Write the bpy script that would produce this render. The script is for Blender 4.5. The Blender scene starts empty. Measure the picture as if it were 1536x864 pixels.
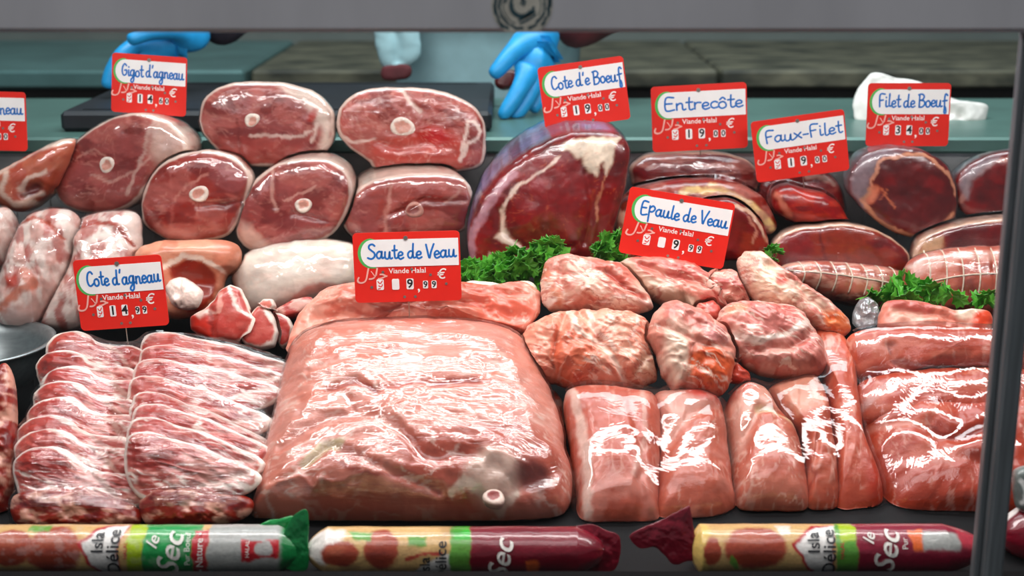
import bpy, math, random
import numpy as np
from mathutils import Vector, Matrix
random.seed(7); np.random.seed(7)
S = bpy.context.scene
COL = S.collection
# ------------------------------------------------------------------ camera, world, lights, exposure
F_PX = 1536 * 50.0 / 36.0
CAM = np.array((0.0, 0.0, 1.30)); PITCH = math.radians(15.0)
cd = bpy.data.cameras.new('camera'); cd.lens = 50; cd.sensor_width = 36; cd.clip_start = 0.05; cd.clip_end = 60
cam = bpy.data.objects.new('camera', cd); COL.objects.link(cam)
cam.location = tuple(CAM); cam.rotation_euler = (math.pi / 2 - PITCH, 0, 0)
S.camera = cam
cd.dof.use_dof = True; cd.dof.focus_distance = 1.78; cd.dof.aperture_fstop = 4.0
S.view_settings.view_transform = 'Standard'; S.view_settings.look = 'None'
S.view_settings.gamma = 1; S.view_settings.use_curve_mapping = False
S.view_settings.exposure = 0.0
W = bpy.data.worlds.new('world'); S.world = W; W.use_nodes = True
bg = W.node_tree.nodes['Background']; bg.inputs[0].default_value = (0.80, 0.92, 1.0, 1); bg.inputs[1].default_value = 0.14
def area(name, loc, rot, sx, sy, power, col):
    l = bpy.data.lights.new(name, 'AREA'); l.shape = 'RECTANGLE'; l.size = sx; l.size_y = sy; l.energy = power; l.color = col
    o = bpy.data.objects.new(name, l); o.location = loc; o.rotation_euler = rot; COL.objects.link(o); return o
area('case_strip_lamp', (0.0, 1.50, 1.37), (math.radians(6), 0, 0), 2.0, 0.07, 12.0, (1.0, 0.965, 0.94))
area('counter_room_lamp', (0.1, 2.25, 2.6), (math.radians(18), 0, 0), 2.4, 0.6, 52.0, (0.88, 0.98, 1.0))
area('shop_room_lamp', (-0.4, 0.3, 2.9), (0, 0, 0), 2.6, 1.2, 26.0, (1.0, 0.98, 0.96))

# ------------------------------------------------------------------ helpers
def lin(h):
    if isinstance(h, (tuple, list)): return np.array(h, float)
    h = h.lstrip('#'); c = np.array([int(h[i:i + 2], 16) / 255 for i in (0, 2, 4)])
    return np.where(c <= 0.04045, c / 12.92, ((c + 0.055) / 1.055) ** 2.4)
RIGHT = np.array((1.0, 0, 0)); FWD = np.array((0, math.cos(PITCH), -math.sin(PITCH))); UP = np.array((0, math.sin(PITCH), math.cos(PITCH)))
def rays(q):
    q = np.asarray(q, float).reshape(-1, 2)
    return ((q[:, :1] - 768) / F_PX) * RIGHT + ((432 - q[:, 1:2]) / F_PX) * UP + FWD
def P(px, py, Y):
    d = rays((px, py))[0]; return CAM + d * (Y / d[1])
def pxm(px, py, Y):
    d = rays((px, py))[0]; return F_PX / (Y / d[1])          # pixels per metre there
def on_plane(q, O, n):
    d = rays(q); return CAM + d * (((O - CAM) @ n) / (d @ n))[:, None]
MG = 1.25                                          # raw meat is a little deeper than the picked tones
SAT = dict(meat=1.3, lamb=1.35, veal=1.22, beef=1.35)
def hashi(ix, iy, iz):
    h = (ix * 374761393 + iy * 668265263 + iz * 1442695041) & 0xffffffff
    h = ((h ^ (h >> 13)) * 1274126177) & 0xffffffff
    return ((h ^ (h >> 16)) & 0xffff) / 65535.0
def vnoise(p):
    p = np.asarray(p, float); i = np.floor(p).astype(np.int64); f = p - i; f = f * f * (3 - 2 * f)
    r = 0
    for dx in (0, 1):
        wx = f[:, 0] if dx else 1 - f[:, 0]
        for dy in (0, 1):
            wy = f[:, 1] if dy else 1 - f[:, 1]
            for dz in (0, 1):
                wz = f[:, 2] if dz else 1 - f[:, 2]
                r = r + wx * wy * wz * hashi(i[:, 0] + dx, i[:, 1] + dy, i[:, 2] + dz)
    return r
def fbm(p, o=3):
    p = np.asarray(p, float); r = 0; a = 0.5; s = 0
    for k in range(o):
        r = r + a * vnoise(p * 2 ** k + 17.3 * k); s += a; a *= 0.5
    return r / s
def p3(q, z=0.0): return np.column_stack([q, np.full(len(q), z)])
def sstep(a, b, x):
    t = np.clip((x - a) / (b - a), 0, 1); return t * t * (3 - 2 * t)
def catmull(pts, n, closed=True):
    pts = np.asarray(pts, float); m = len(pts); out = []
    seg = m if closed else m - 1; k = 12
    for i in range(seg):
        if closed: a, b, c, d = pts[(i - 1) % m], pts[i], pts[(i + 1) % m], pts[(i + 2) % m]
        else: a, b, c, d = pts[max(i - 1, 0)], pts[i], pts[i + 1], pts[min(i + 2, m - 1)]
        t = np.linspace(0, 1, k, endpoint=False)[:, None]
        out.append(0.5 * ((2 * b) + (-a + c) * t + (2 * a - 5 * b + 4 * c - d) * t ** 2 + (-a + 3 * b - 3 * c + d) * t ** 3))
    if not closed: out.append(pts[-1:])
    out = np.vstack(out)
    full = np.vstack([out, out[:1]]) if closed else out
    L = np.r_[0, np.cumsum(np.linalg.norm(np.diff(full, axis=0), axis=1))]
    s = np.linspace(0, L[-1], n, endpoint=not closed)
    return np.column_stack([np.interp(s, L, full[:, j]) for j in range(pts.shape[1])])
def dseg(q, pts):
    pts = np.asarray(pts, float); r = np.full(len(q), 1e9)
    for a, b in zip(pts[:-1], pts[1:]):
        v = b - a; t = np.clip(((q - a) @ v) / max(v @ v, 1e-9), 0, 1); r = np.minimum(r, np.linalg.norm(q - a - t[:, None] * v, axis=1))
    return r
def inpoly(q, poly):
    poly = np.asarray(poly, float); r = np.zeros(len(q), bool); m = len(poly); x, y = q[:, 0], q[:, 1]
    for i in range(m):
        (x1, y1), (x2, y2) = poly[i], poly[(i + 1) % m]
        c = ((y1 > y) != (y2 > y)); xi = (x2 - x1) * (y - y1) / (y2 - y1 if y2 != y1 else 1e-9) + x1
        r ^= c & (x < xi)
    return r

# ------------------------------------------------------------------ materials
MAT = {}
def nodes(m): m.use_nodes = True; return m.node_tree.nodes, m.node_tree.links
def meat_mat(name, rough=0.34, coat=0.25, fib=(60, 60, 60), bump=0.35, var=0.22, sss=0.12, nscale=90):
    m = bpy.data.materials.new(name); N, L = nodes(m); b = N['Principled BSDF']
    at = N.new('ShaderNodeAttribute'); at.attribute_name = 'Col'
    tc = N.new('ShaderNodeTexCoord'); mp = N.new('ShaderNodeMapping'); mp.inputs['Scale'].default_value = fib
    L.new(tc.outputs['Object'], mp.inputs[0])
    n1 = N.new('ShaderNodeTexNoise'); n1.inputs['Scale'].default_value = 1.0; n1.inputs['Detail'].default_value = 5; L.new(mp.outputs[0], n1.inputs['Vector'])
    n2 = N.new('ShaderNodeTexNoise'); n2.inputs['Scale'].default_value = nscale * 3; n2.inputs['Detail'].default_value = 3; L.new(tc.outputs['Object'], n2.inputs['Vector'])
    r = N.new('ShaderNodeMapRange'); r.inputs[1].default_value = 0.3; r.inputs[2].default_value = 0.7; r.inputs[3].default_value = 1 - var; r.inputs[4].default_value = 1 + var * 0.6
    L.new(n1.outputs[0], r.inputs[0])
    mx = N.new('ShaderNodeMix'); mx.data_type = 'RGBA'; mx.blend_type = 'MULTIPLY'; mx.inputs[0].default_value = 1
    L.new(at.outputs['Color'], mx.inputs[6]); L.new(r.outputs[0], mx.inputs[7]); L.new(mx.outputs[2], b.inputs['Base Color'])
    ad = N.new('ShaderNodeMath'); ad.operation = 'ADD'; L.new(n1.outputs[0], ad.inputs[0])
    ml = N.new('ShaderNodeMath'); ml.operation = 'MULTIPLY'; ml.inputs[1].default_value = 0.4; L.new(n2.outputs[0], ml.inputs[0]); L.new(ml.outputs[0], ad.inputs[1])
    bp = N.new('ShaderNodeBump'); bp.inputs['Strength'].default_value = bump; bp.inputs['Distance'].default_value = 0.002
    L.new(ad.outputs[0], bp.inputs['Height']); L.new(bp.outputs[0], b.inputs['Normal'])
    b.inputs['Roughness'].default_value = rough; b.inputs['Coat Weight'].default_value = coat; b.inputs['Coat Roughness'].default_value = 0.15
    if sss: b.inputs['Subsurface Weight'].default_value = sss; b.inputs['Subsurface Radius'].default_value = (1.0, 0.35, 0.25); b.inputs['Subsurface Scale'].default_value = 0.006
    MAT[name] = m; return m
def plain(name, col, rough=0.5, metal=0.0, spec=0.5, nsc=40, nv=0.1, bump=0.0, scale=(1, 1, 1), attr=False, coat=0.0, col2=None, thr=(0.35, 0.65)):
    m = bpy.data.materials.new(name); N, L = nodes(m); b = N['Principled BSDF']
    tc = N.new('ShaderNodeTexCoord'); mp = N.new('ShaderNodeMapping'); mp.inputs['Scale'].default_value = scale; L.new(tc.outputs['Object'], mp.inputs[0])
    n1 = N.new('ShaderNodeTexNoise'); n1.inputs['Scale'].default_value = nsc; n1.inputs['Detail'].default_value = 4; L.new(mp.outputs[0], n1.inputs['Vector'])
    mx = N.new('ShaderNodeMix'); mx.data_type = 'RGBA'
    r = N.new('ShaderNodeMapRange'); r.inputs[1].default_value = thr[0]; r.inputs[2].default_value = thr[1]; L.new(n1.outputs[0], r.inputs[0])
    if attr:
        at = N.new('ShaderNodeAttribute'); at.attribute_name = 'Col'; mx.blend_type = 'MULTIPLY'; mx.inputs[0].default_value = 1
        r.inputs[3].default_value = 1 - nv; r.inputs[4].default_value = 1 + nv * 0.5
        L.new(at.outputs['Color'], mx.inputs[6]); L.new(r.outputs[0], mx.inputs[7])
    else:
        c = lin(col); c2 = lin(col2) if col2 else c * (1 - nv * 2)
        mx.inputs[6].default_value = (*c, 1); mx.inputs[7].default_value = (*c2, 1); L.new(r.outputs[0], mx.inputs[0])
    L.new(mx.outputs[2], b.inputs['Base Color'])
    b.inputs['Roughness'].default_value = rough; b.inputs['Metallic'].default_value = metal; b.inputs['Specular IOR Level'].default_value = spec; b.inputs['Coat Weight'].default_value = coat
    if bump:
        bp = N.new('ShaderNodeBump'); bp.inputs['Strength'].default_value = bump; bp.inputs['Distance'].default_value = 0.003
        L.new(n1.outputs[0], bp.inputs['Height']); L.new(bp.outputs[0], b.inputs['Normal'])
    MAT[name] = m; return m
def film_mat(name, scale=(8, 60, 60), rot=(0, 0, 0), strength=0.5, f0=0.09, rough=0.10, haze=0.03, dist=0.004):
    m = bpy.data.materials.new(name); N, L = nodes(m); N.remove(N['Principled BSDF']); out = N['Material Output']
    tc = N.new('ShaderNodeTexCoord'); mp = N.new('ShaderNodeMapping'); mp.inputs['Scale'].default_value = scale; mp.inputs['Rotation'].default_value = rot; L.new(tc.outputs['Object'], mp.inputs[0])
    n1 = N.new('ShaderNodeTexNoise'); n1.inputs['Scale'].default_value = 1; n1.inputs['Detail'].default_value = 4; n1.inputs['Roughness'].default_value = 0.55; n1.inputs['Distortion'].default_value = 0.6; L.new(mp.outputs[0], n1.inputs['Vector'])
    bp = N.new('ShaderNodeBump'); bp.inputs['Strength'].default_value = strength; bp.inputs['Distance'].default_value = dist; L.new(n1.outputs[0], bp.inputs['Height'])
    lw = N.new('ShaderNodeLayerWeight'); lw.inputs[0].default_value = 0.5; L.new(bp.outputs[0], lw.inputs['Normal'])
    pw = N.new('ShaderNodeMath'); pw.operation = 'POWER'; pw.inputs[1].default_value = 4; L.new(lw.outputs['Facing'], pw.inputs[0])
    ma = N.new('ShaderNodeMath'); ma.operation = 'MULTIPLY_ADD'; ma.inputs[1].default_value = 0.7; ma.inputs[2].default_value = f0; L.new(pw.outputs[0], ma.inputs[0])
    tr = N.new('ShaderNodeBsdfTransparent'); tr.inputs[0].default_value = (0.97, 0.97, 0.98, 1)
    gl = N.new('ShaderNodeBsdfGlossy'); gl.inputs['Roughness'].default_value = rough; L.new(bp.outputs[0], gl.inputs['Normal'])
    df = N.new('ShaderNodeBsdfDiffuse'); df.inputs[0].default_value = (0.9, 0.9, 0.92, 1); L.new(bp.outputs[0], df.inputs['Normal'])
    m1 = N.new('ShaderNodeMixShader'); m1.inputs[0].default_value = haze; L.new(tr.outputs[0], m1.inputs[1]); L.new(df.outputs[0], m1.inputs[2])
    m2 = N.new('ShaderNodeMixShader'); L.new(ma.outputs[0], m2.inputs[0]); L.new(m1.outputs[0], m2.inputs[1]); L.new(gl.outputs[0], m2.inputs[2])
    L.new(m2.outputs[0], out.inputs[0]); MAT[name] = m; return m

# ------------------------------------------------------------------ mesh building and object links
def mesh(name, V, faces, mat, parent=None, col=None, smooth=True):
    """faces: list of int arrays (k, 3) or (k, 4)."""
    V = np.asarray(V, float); me = bpy.data.meshes.new(name)
    faces = [np.asarray(f, np.int32) for f in faces if len(f)]
    nl = sum(f.size for f in faces); nf = sum(len(f) for f in faces)
    me.vertices.add(len(V)); me.vertices.foreach_set('co', V.astype(np.float32).ravel())
    me.loops.add(nl); me.polygons.add(nf)
    me.loops.foreach_set('vertex_index', np.concatenate([f.ravel() for f in faces]))
    tot = np.concatenate([np.full(len(f), f.shape[1], np.int32) for f in faces]); st = np.r_[0, np.cumsum(tot)[:-1]].astype(np.int32)
    me.polygons.foreach_set('loop_start', st)
    me.polygons.foreach_set('use_smooth', np.full(nf, smooth))
    me.update(calc_edges=True); me.validate()
    if col is not None:
        a = me.color_attributes.new('Col', 'FLOAT_COLOR', 'POINT')
        a.data.foreach_set('color', np.column_stack([np.clip(col, 0, 1), np.ones(len(V))]).astype(np.float32).ravel())
    if mat is not None: me.materials.append(MAT[mat] if isinstance(mat, str) else mat)
    o = bpy.data.objects.new(name, me); COL.objects.link(o)
    if parent is not None: o.parent = parent; o.matrix_parent_inverse = Matrix.Translation(-Vector(parent.location))
    return o
def empty(name, loc):
    o = bpy.data.objects.new(name, None); o.location = tuple(loc); o.empty_display_size = 0.02; COL.objects.link(o); return o
def tag(o, label=None, cat=None, group=None, kind=None):
    if label: o['label'] = label
    if cat: o['category'] = cat
    if group: o['group'] = group
    if kind: o['kind'] = kind
    return o
class MB:
    def __init__(s): s.v = []; s.q = []; s.t = []; s.n = 0
    def add(s, V, q=(), t=()):
        V = np.asarray(V, float)
        if len(q): s.q.append(np.asarray(q) + s.n)
        if len(t): s.t.append(np.asarray(t) + s.n)
        s.v.append(V); s.n += len(V)
    def box(s, lo, hi, bev=0.0):
        x0, y0, z0 = lo; x1, y1, z1 = hi
        if not bev:
            V = [(x, y, z) for x in (x0, x1) for y in (y0, y1) for z in (z0, z1)]
            s.add(V, [(0, 1, 3, 2), (4, 6, 7, 5), (0, 4, 5, 1), (2, 3, 7, 6), (0, 2, 6, 4), (1, 5, 7, 3)])
        else:
            b = bev; V = []
            for ax in range(3):
                for x in (0, 1):
                    for y in (0, 1):
                        for z in (0, 1):
                            c = [(x0 + b, x1 - b)[x], (y0 + b, y1 - b)[y], (z0 + b, z1 - b)[z]]; c[ax] = ((x0, x1)[x], (y0, y1)[y], (z0, z1)[z])[ax]; V.append(c)
            import bmesh
            bm = bmesh.new(); [bm.verts.new(v) for v in V]; bmesh.ops.convex_hull(bm, input=bm.verts[:])
            bm.verts.index_update(); vv = [v.co[:] for v in bm.verts]
            s.add(vv, [[v.index for v in f.verts] for f in bm.faces if len(f.verts) == 4], [[v.index for v in f.verts] for f in bm.faces if len(f.verts) == 3]); bm.free()
    def tube(s, pts, r, n=8, caps=True):
        pts = np.asarray(pts, float); m = len(pts); r = np.broadcast_to(np.asarray(r, float), (m,))
        T = np.gradient(pts, axis=0); T /= np.linalg.norm(T, axis=1)[:, None] + 1e-12
        ref = np.array((0, 0, 1.0)) if abs(T[0][2]) < 0.9 else np.array((1.0, 0, 0)); V = []
        for i in range(m):
            a = np.cross(T[i], ref); a /= np.linalg.norm(a) + 1e-12; b = np.cross(T[i], a); ref = np.cross(a, T[i]) if False else ref
            th = np.linspace(0, 2 * math.pi, n, endpoint=False); V.append(pts[i] + r[i] * (np.cos(th)[:, None] * a + np.sin(th)[:, None] * b))
        V = np.vstack(V + [pts[:1], pts[-1:]]); k = np.arange(n); k2 = (k + 1) % n
        q = np.vstack([np.column_stack([i * n + k, i * n + k2, (i + 1) * n + k2, (i + 1) * n + k]) for i in range(m - 1)])
        t = np.vstack([np.column_stack([np.full(n, m * n), k2, k]), np.column_stack([np.full(n, m * n + 1), (m - 1) * n + k, (m - 1) * n + k2])])
        s.add(V, q, t if caps else ())
    def prism(s, poly, z0, z1, fr=None):
        """extruded polygon (x, y) between z0 and z1; convex or star-shaped about its centroid."""
        p = np.asarray(poly, float); n = len(p); c = p.mean(0)
        V = np.vstack([p3(p, z0), p3(p, z1), [[*c, z0]], [[*c, z1]]])
        k = np.arange(n); k2 = (k + 1) % n
        if fr is not None: V = fr(V)
        s.add(V, np.column_stack([k, k2, k2 + n, k + n]), np.vstack([np.column_stack([np.full(n, 2 * n), k2, k]), np.column_stack([np.full(n, 2 * n + 1), k + n, k2 + n])]))
    def build(s, name, mat, parent=None, smooth=False, col=None):
        return mesh(name, np.vstack(s.v), ([np.vstack(s.q)] if s.q else []) + ([np.vstack(s.t)] if s.t else []), mat, parent, col, smooth)

# ------------------------------------------------------------------ meat: a solid grown from its outline, rounded towards the viewer and behind
def paint(q, col, t, rad, ops, seed):
    w = np.column_stack([fbm(p3(q / 22.0, seed)), fbm(p3(q / 22.0, seed + 9))]) - 0.5
    w2 = np.column_stack([fbm(p3(q / 6.0, seed + 3)), fbm(p3(q / 6.0, seed + 5))]) - 0.5
    qw = q + w * 12 + w2 * 4
    for o in ops:
        k = o[0]
        if k == 'line': _, pts, wd, c, a = o; m = a * (1 - sstep(wd * 0.35, wd, dseg(qw, pts)))
        elif k == 'blob':
            _, (cx, cy), (rx, ry), rot, c, a, soft = o; r = math.radians(rot); d = qw - (cx, cy)
            u = (d[:, 0] * math.cos(r) + d[:, 1] * math.sin(r)) / rx; v = (-d[:, 0] * math.sin(r) + d[:, 1] * math.cos(r)) / ry
            m = a * (1 - sstep(1 - soft, 1 + soft, np.hypot(u, v)))
        elif k == 'noise':
            _, c, (sx, sy), thr, soft, a = o; m = a * sstep(thr - soft, thr + soft, fbm(p3(q / (sx, sy), seed + 31), 4))
        elif k == 'rim': _, wd, c, a = o; m = a * (1 - sstep(wd * 0.6, wd * 1.2, (1 - t) * rad + w[:, 0] * wd * 1.2))
        elif k == 'poly':
            _, poly, c, a, soft = o; poly = np.asarray(poly, float); cl = np.vstack([poly, poly[:1]])
            ins = inpoly(qw, poly); d = dseg(qw, cl); m = a * sstep(-soft, soft, np.where(ins, d, -d))
        elif k == 'streak':
            _, c, (sx, sy), ro, wd, a = o; ro = math.radians(ro); qr = np.column_stack([(qw[:, 0] * math.cos(ro) + qw[:, 1] * math.sin(ro)) / sx, (-qw[:, 0] * math.sin(ro) + qw[:, 1] * math.cos(ro)) / sy])
            f = np.abs(fbm(p3(qr, seed + 91), 3) - 0.5); m = a * (1 - sstep(wd * 0.3, wd, f)) * sstep(0.40, 0.58, fbm(p3(q / 28.0, seed + 12)))
        elif k == 'vein':
            _, c, sc, wd, a = o; f = np.abs(fbm(p3(q / sc, seed + 77), 3) - 0.5); m = a * (1 - sstep(wd * 0.4, wd, f))
        else: continue
        col = col * (1 - m[:, None]) + lin(c) * m[:, None]
    return col
def relief(q, ops):
    h = np.zeros(len(q))
    w = np.column_stack([fbm(p3(q / 30.0, 4)), fbm(p3(q / 30.0, 8))]) - 0.5; qw = q + w * 10
    for o in ops:
        if o[0] == 'crease': _, pts, wd, dp = o; h -= dp * np.exp(-(dseg(qw, pts) / wd) ** 2)
        elif o[0] == 'bump':
            _, (cx, cy), (rx, ry), rot, hh = o; r = math.radians(rot); d = q - (cx, cy)
            u = (d[:, 0] * math.cos(r) + d[:, 1] * math.sin(r)) / rx; v = (-d[:, 0] * math.sin(r) + d[:, 1] * math.cos(r)) / ry
            h += hh * np.exp(-(u * u + v * v) * 1.2)
    return h
SEED = [0]; REST = [True]
def deckz(Y): return 0.605 + (Y - 1.36) * 0.125
def piece(name, outline, Y, base, tilt=15, yaw=0, hf=0.015, hb=0.06, pf=6.0, pb=2.0, axis=None, ops=(), rel=(), lump=(0.003, 40), mat='meat', parent=None,
          back=None, res=3.0, origin=None, edge=2.0, centre=None, fine=0.0, sharp=False, ridge=None):
    SEED[0] += 1; sd = SEED[0] * 13.7
    ol = np.asarray(outline, float)
    if sharp: nx_ = np.roll(ol, -1, 0); ol = np.stack([ol * 0.86 + nx_ * 0.14, ol * 0.14 + nx_ * 0.86], 1).reshape(-1, 2)
    per = np.linalg.norm(np.diff(np.vstack([ol, ol[:1]]), axis=0), axis=1).sum()
    n = int(np.clip(per / res, 32, 520)); o = catmull(ol, n)
    a2 = 0.5 * (o[:, 0] * np.roll(o[:, 1], -1) - np.roll(o[:, 0], -1) * o[:, 1]).sum()
    c = np.asarray(centre, float) if centre is not None else o.mean(0)
    if a2 < 0: o = o[::-1]                      # screen y is down: keep one winding
    dirs = (o - c) / np.linalg.norm(o - c, axis=1)[:, None]
    o = o + dirs * ((fbm(p3(o / 14.0, sd), 3) - 0.5) * 2 * edge)[:, None]
    rad = np.linalg.norm(o - c, axis=1)
    m = int(np.clip(rad.mean() * 1.45 / res, 10, 110)); a = np.linspace(0, math.pi / 2, m + 1); tt = np.sin(a); tt[0] = 0.002
    ti, ta = math.radians(tilt), math.radians(yaw)
    nrm = np.array((math.sin(ta) * math.cos(ti), -math.cos(ta) * math.cos(ti), math.sin(ti)))
    O = P(c[0], c[1], Y) if origin is None else np.asarray(origin, float)
    T = np.repeat(tt, n); q = c + T[:, None] * (np.tile(o, (m + 1, 1)) - c); R = np.tile(rad, m + 1)
    X = on_plane(q, O, nrm)
    prof = np.sqrt(np.clip(1 - T ** pf, 0, 1)); fade = 1 - T ** 8
    lu = (fbm(np.column_stack([q / lump[1], np.full(len(q), sd)]), 3) - 0.5) * 2 * lump[0]
    if fine: lu = lu + (fbm(np.column_stack([q / 9.0, np.full(len(q), sd + 5)]), 3) - 0.5) * 2 * fine
    if ridge is not None:
        am, (sx_, sy_), ro = ridge; ro = math.radians(ro); qr = np.column_stack([(q[:, 0] * math.cos(ro) + q[:, 1] * math.sin(ro)) / sx_, (-q[:, 0] * math.sin(ro) + q[:, 1] * math.cos(ro)) / sy_])
        qr = qr + (fbm(p3(q / 30.0, sd + 2), 2)[:, None] - 0.5) * 0.9
        lu = lu + am * ((1 - np.abs(2 * fbm(p3(qr, sd + 60), 3) - 1)) ** 3 - 0.4)
    H = hf * prof + (lu + relief(q, rel)) * fade
    VF = X + nrm * H[:, None]
    mb = max(8, m // 3); ab = np.linspace(math.pi / 2, 0, mb + 1)[1:]; tb = np.sin(ab); tb[-1] = 0.004
    TB = np.repeat(tb, n); qb = c + TB[:, None] * (np.tile(o, (mb, 1)) - c)
    ax = -nrm if axis is None else np.asarray(axis, float) / np.linalg.norm(axis)
    XB = on_plane(qb, O, nrm); hbk = hb * np.sqrt(np.clip(1 - TB ** pb, 0, 1))
    hbk = hbk + (fbm(np.column_stack([XB * 30, ]), 2) - 0.5) * 0.006 * (1 - TB ** 8)
    VB = XB + ax * hbk[:, None]
    if REST[0] and O[1] < 2.16:                # lies on the deck and stops at the back panel
        for A in (VF, VB):
            A[:, 1] = np.minimum(A[:, 1], 2.150); A[:, 2] = np.maximum(A[:, 2], deckz(A[:, 1]) + 0.002)
    V = np.vstack([VF, VB]); rows = m + 1 + mb
    k = np.arange(n); k2 = (k + 1) % n
    Q = np.vstack([np.column_stack([r * n + k, r * n + k2, (r + 1) * n + k2, (r + 1) * n + k]) for r in range(rows - 1)])
    V = np.vstack([V, VF[:n].mean(0)[None], VB[-n:].mean(0)[None]])
    t3 = np.vstack([np.column_stack([np.full(n, rows * n), k2, k]), np.column_stack([np.full(n, rows * n + 1), (rows - 1) * n + k, (rows - 1) * n + k2])])
    cb = np.tile(lin(base), (len(q), 1)); cf = paint(q, cb, T, R, ops, sd)
    bb = np.tile(lin(back if back else base), (len(qb), 1)); 
    if back is None: bb = paint(qb, bb, TB, np.tile(rad, mb), [x for x in ops if x[0] in ('noise', 'vein', 'poly', 'blob')], sd)
    else:
        bb = paint(qb, bb, TB, np.tile(rad, mb), [('noise', base, (30, 18), 0.55, 0.08, 0.6)], sd)
    col = np.vstack([cf, bb, cf[:1], bb[-1:]])
    if mat in ('meat', 'lamb', 'veal', 'beef'): col = np.clip(col, 0, 1) ** MG; lu_ = (col @ np.array((0.3, 0.5, 0.2)))[:, None]; col = np.clip(lu_ + (col - lu_) * (1 + (SAT[mat] - 1) * np.clip(1 - lu_, 0, 1) ** 2), 0.003, 1)
    # orientation: outward (checked on the front centre)
    f0 = V[Q[0]]; nn = np.cross(f0[1] - f0[0], f0[3] - f0[0])
    j = min(m // 2, m - 1) * n; f0 = V[Q[j]]; nn = np.cross(f0[1] - f0[0], f0[3] - f0[0])
    if nn @ nrm < 0: Q = Q[:, ::-1]; t3 = t3[:, ::-1]
    ob = mesh(name, V, [Q, t3], mat, parent, col)
    inf = dict(ob=ob, c=c, o=o, rad=rad, tt=tt, n=n, m=m, O=O, nrm=nrm, H=H.reshape(m + 1, n), X=X.reshape(m + 1, n, 3), hb=hb, pb=pb, ax=ax, VF=VF, V=V, mb=mb, XB=XB, hbk=hbk, ang=np.arctan2(o[:, 1] - c[1], o[:, 0] - c[0]))
    return inf
def surf(I, px, py, lift=0.0):
    d = np.array((px, py), float) - I['c']; an = math.atan2(d[1], d[0])
    i = int(np.argmin(np.abs((I['ang'] - an + math.pi) % (2 * math.pi) - math.pi)))
    t = min(np.linalg.norm(d) / I['rad'][i], 0.999); h = np.interp(t, I['tt'], I['H'][:, i])
    return on_plane([(px, py)], I['O'], I['nrm'])[0] + I['nrm'] * (h + lift)
def wrap(I, name, mat, parent, off=0.0025, sm=10, grow=1.012, whole=True):
    """cling film round one piece: the piece's own surface, its hollows bridged."""
    H = I['H'].copy(); m, n = I['m'], I['n']
    for _ in range(3):
        for _ in range(sm):
            H = 0.5 * H + 0.25 * (np.roll(H, 1, 1) + np.roll(H, -1, 1)); E = np.vstack([H[:1], H, H[-1:]]); H = 0.5 * H + 0.25 * (E[:-2] + E[2:])
        H = np.maximum(H, I['H'])
    for _ in range(3): H = 0.5 * H + 0.25 * (np.roll(H, 1, 1) + np.roll(H, -1, 1))
    H = np.maximum(H, I['H']) + off
    Xc = I['X'] ; cen = Xc[0].mean(0); X = cen + (Xc - cen) * grow
    VF = (X + I['nrm'] * H[..., None]).reshape(-1, 3)
    rows = m + 1
    if whole:
        XB = cen + (I['XB'] - cen) * grow; VB = XB + I['ax'] * (I['hbk'] + off)[:, None]; kb = max(2, int(I['mb'] * 0.75)); VF = np.vstack([VF, VB[:kb * n]]); rows += kb
    if I['O'][1] < 2.16: VF[:, 1] = np.minimum(VF[:, 1], 2.1525); VF[:, 2] = np.maximum(VF[:, 2], deckz(VF[:, 1]) + 0.001)
    k = np.arange(n); k2 = (k + 1) % n
    Q = np.vstack([np.column_stack([r * n + k, r * n + k2, (r + 1) * n + k2, (r + 1) * n + k]) for r in range(rows - 1)])
    return mesh(name, VF, [Q], mat, parent)
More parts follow.
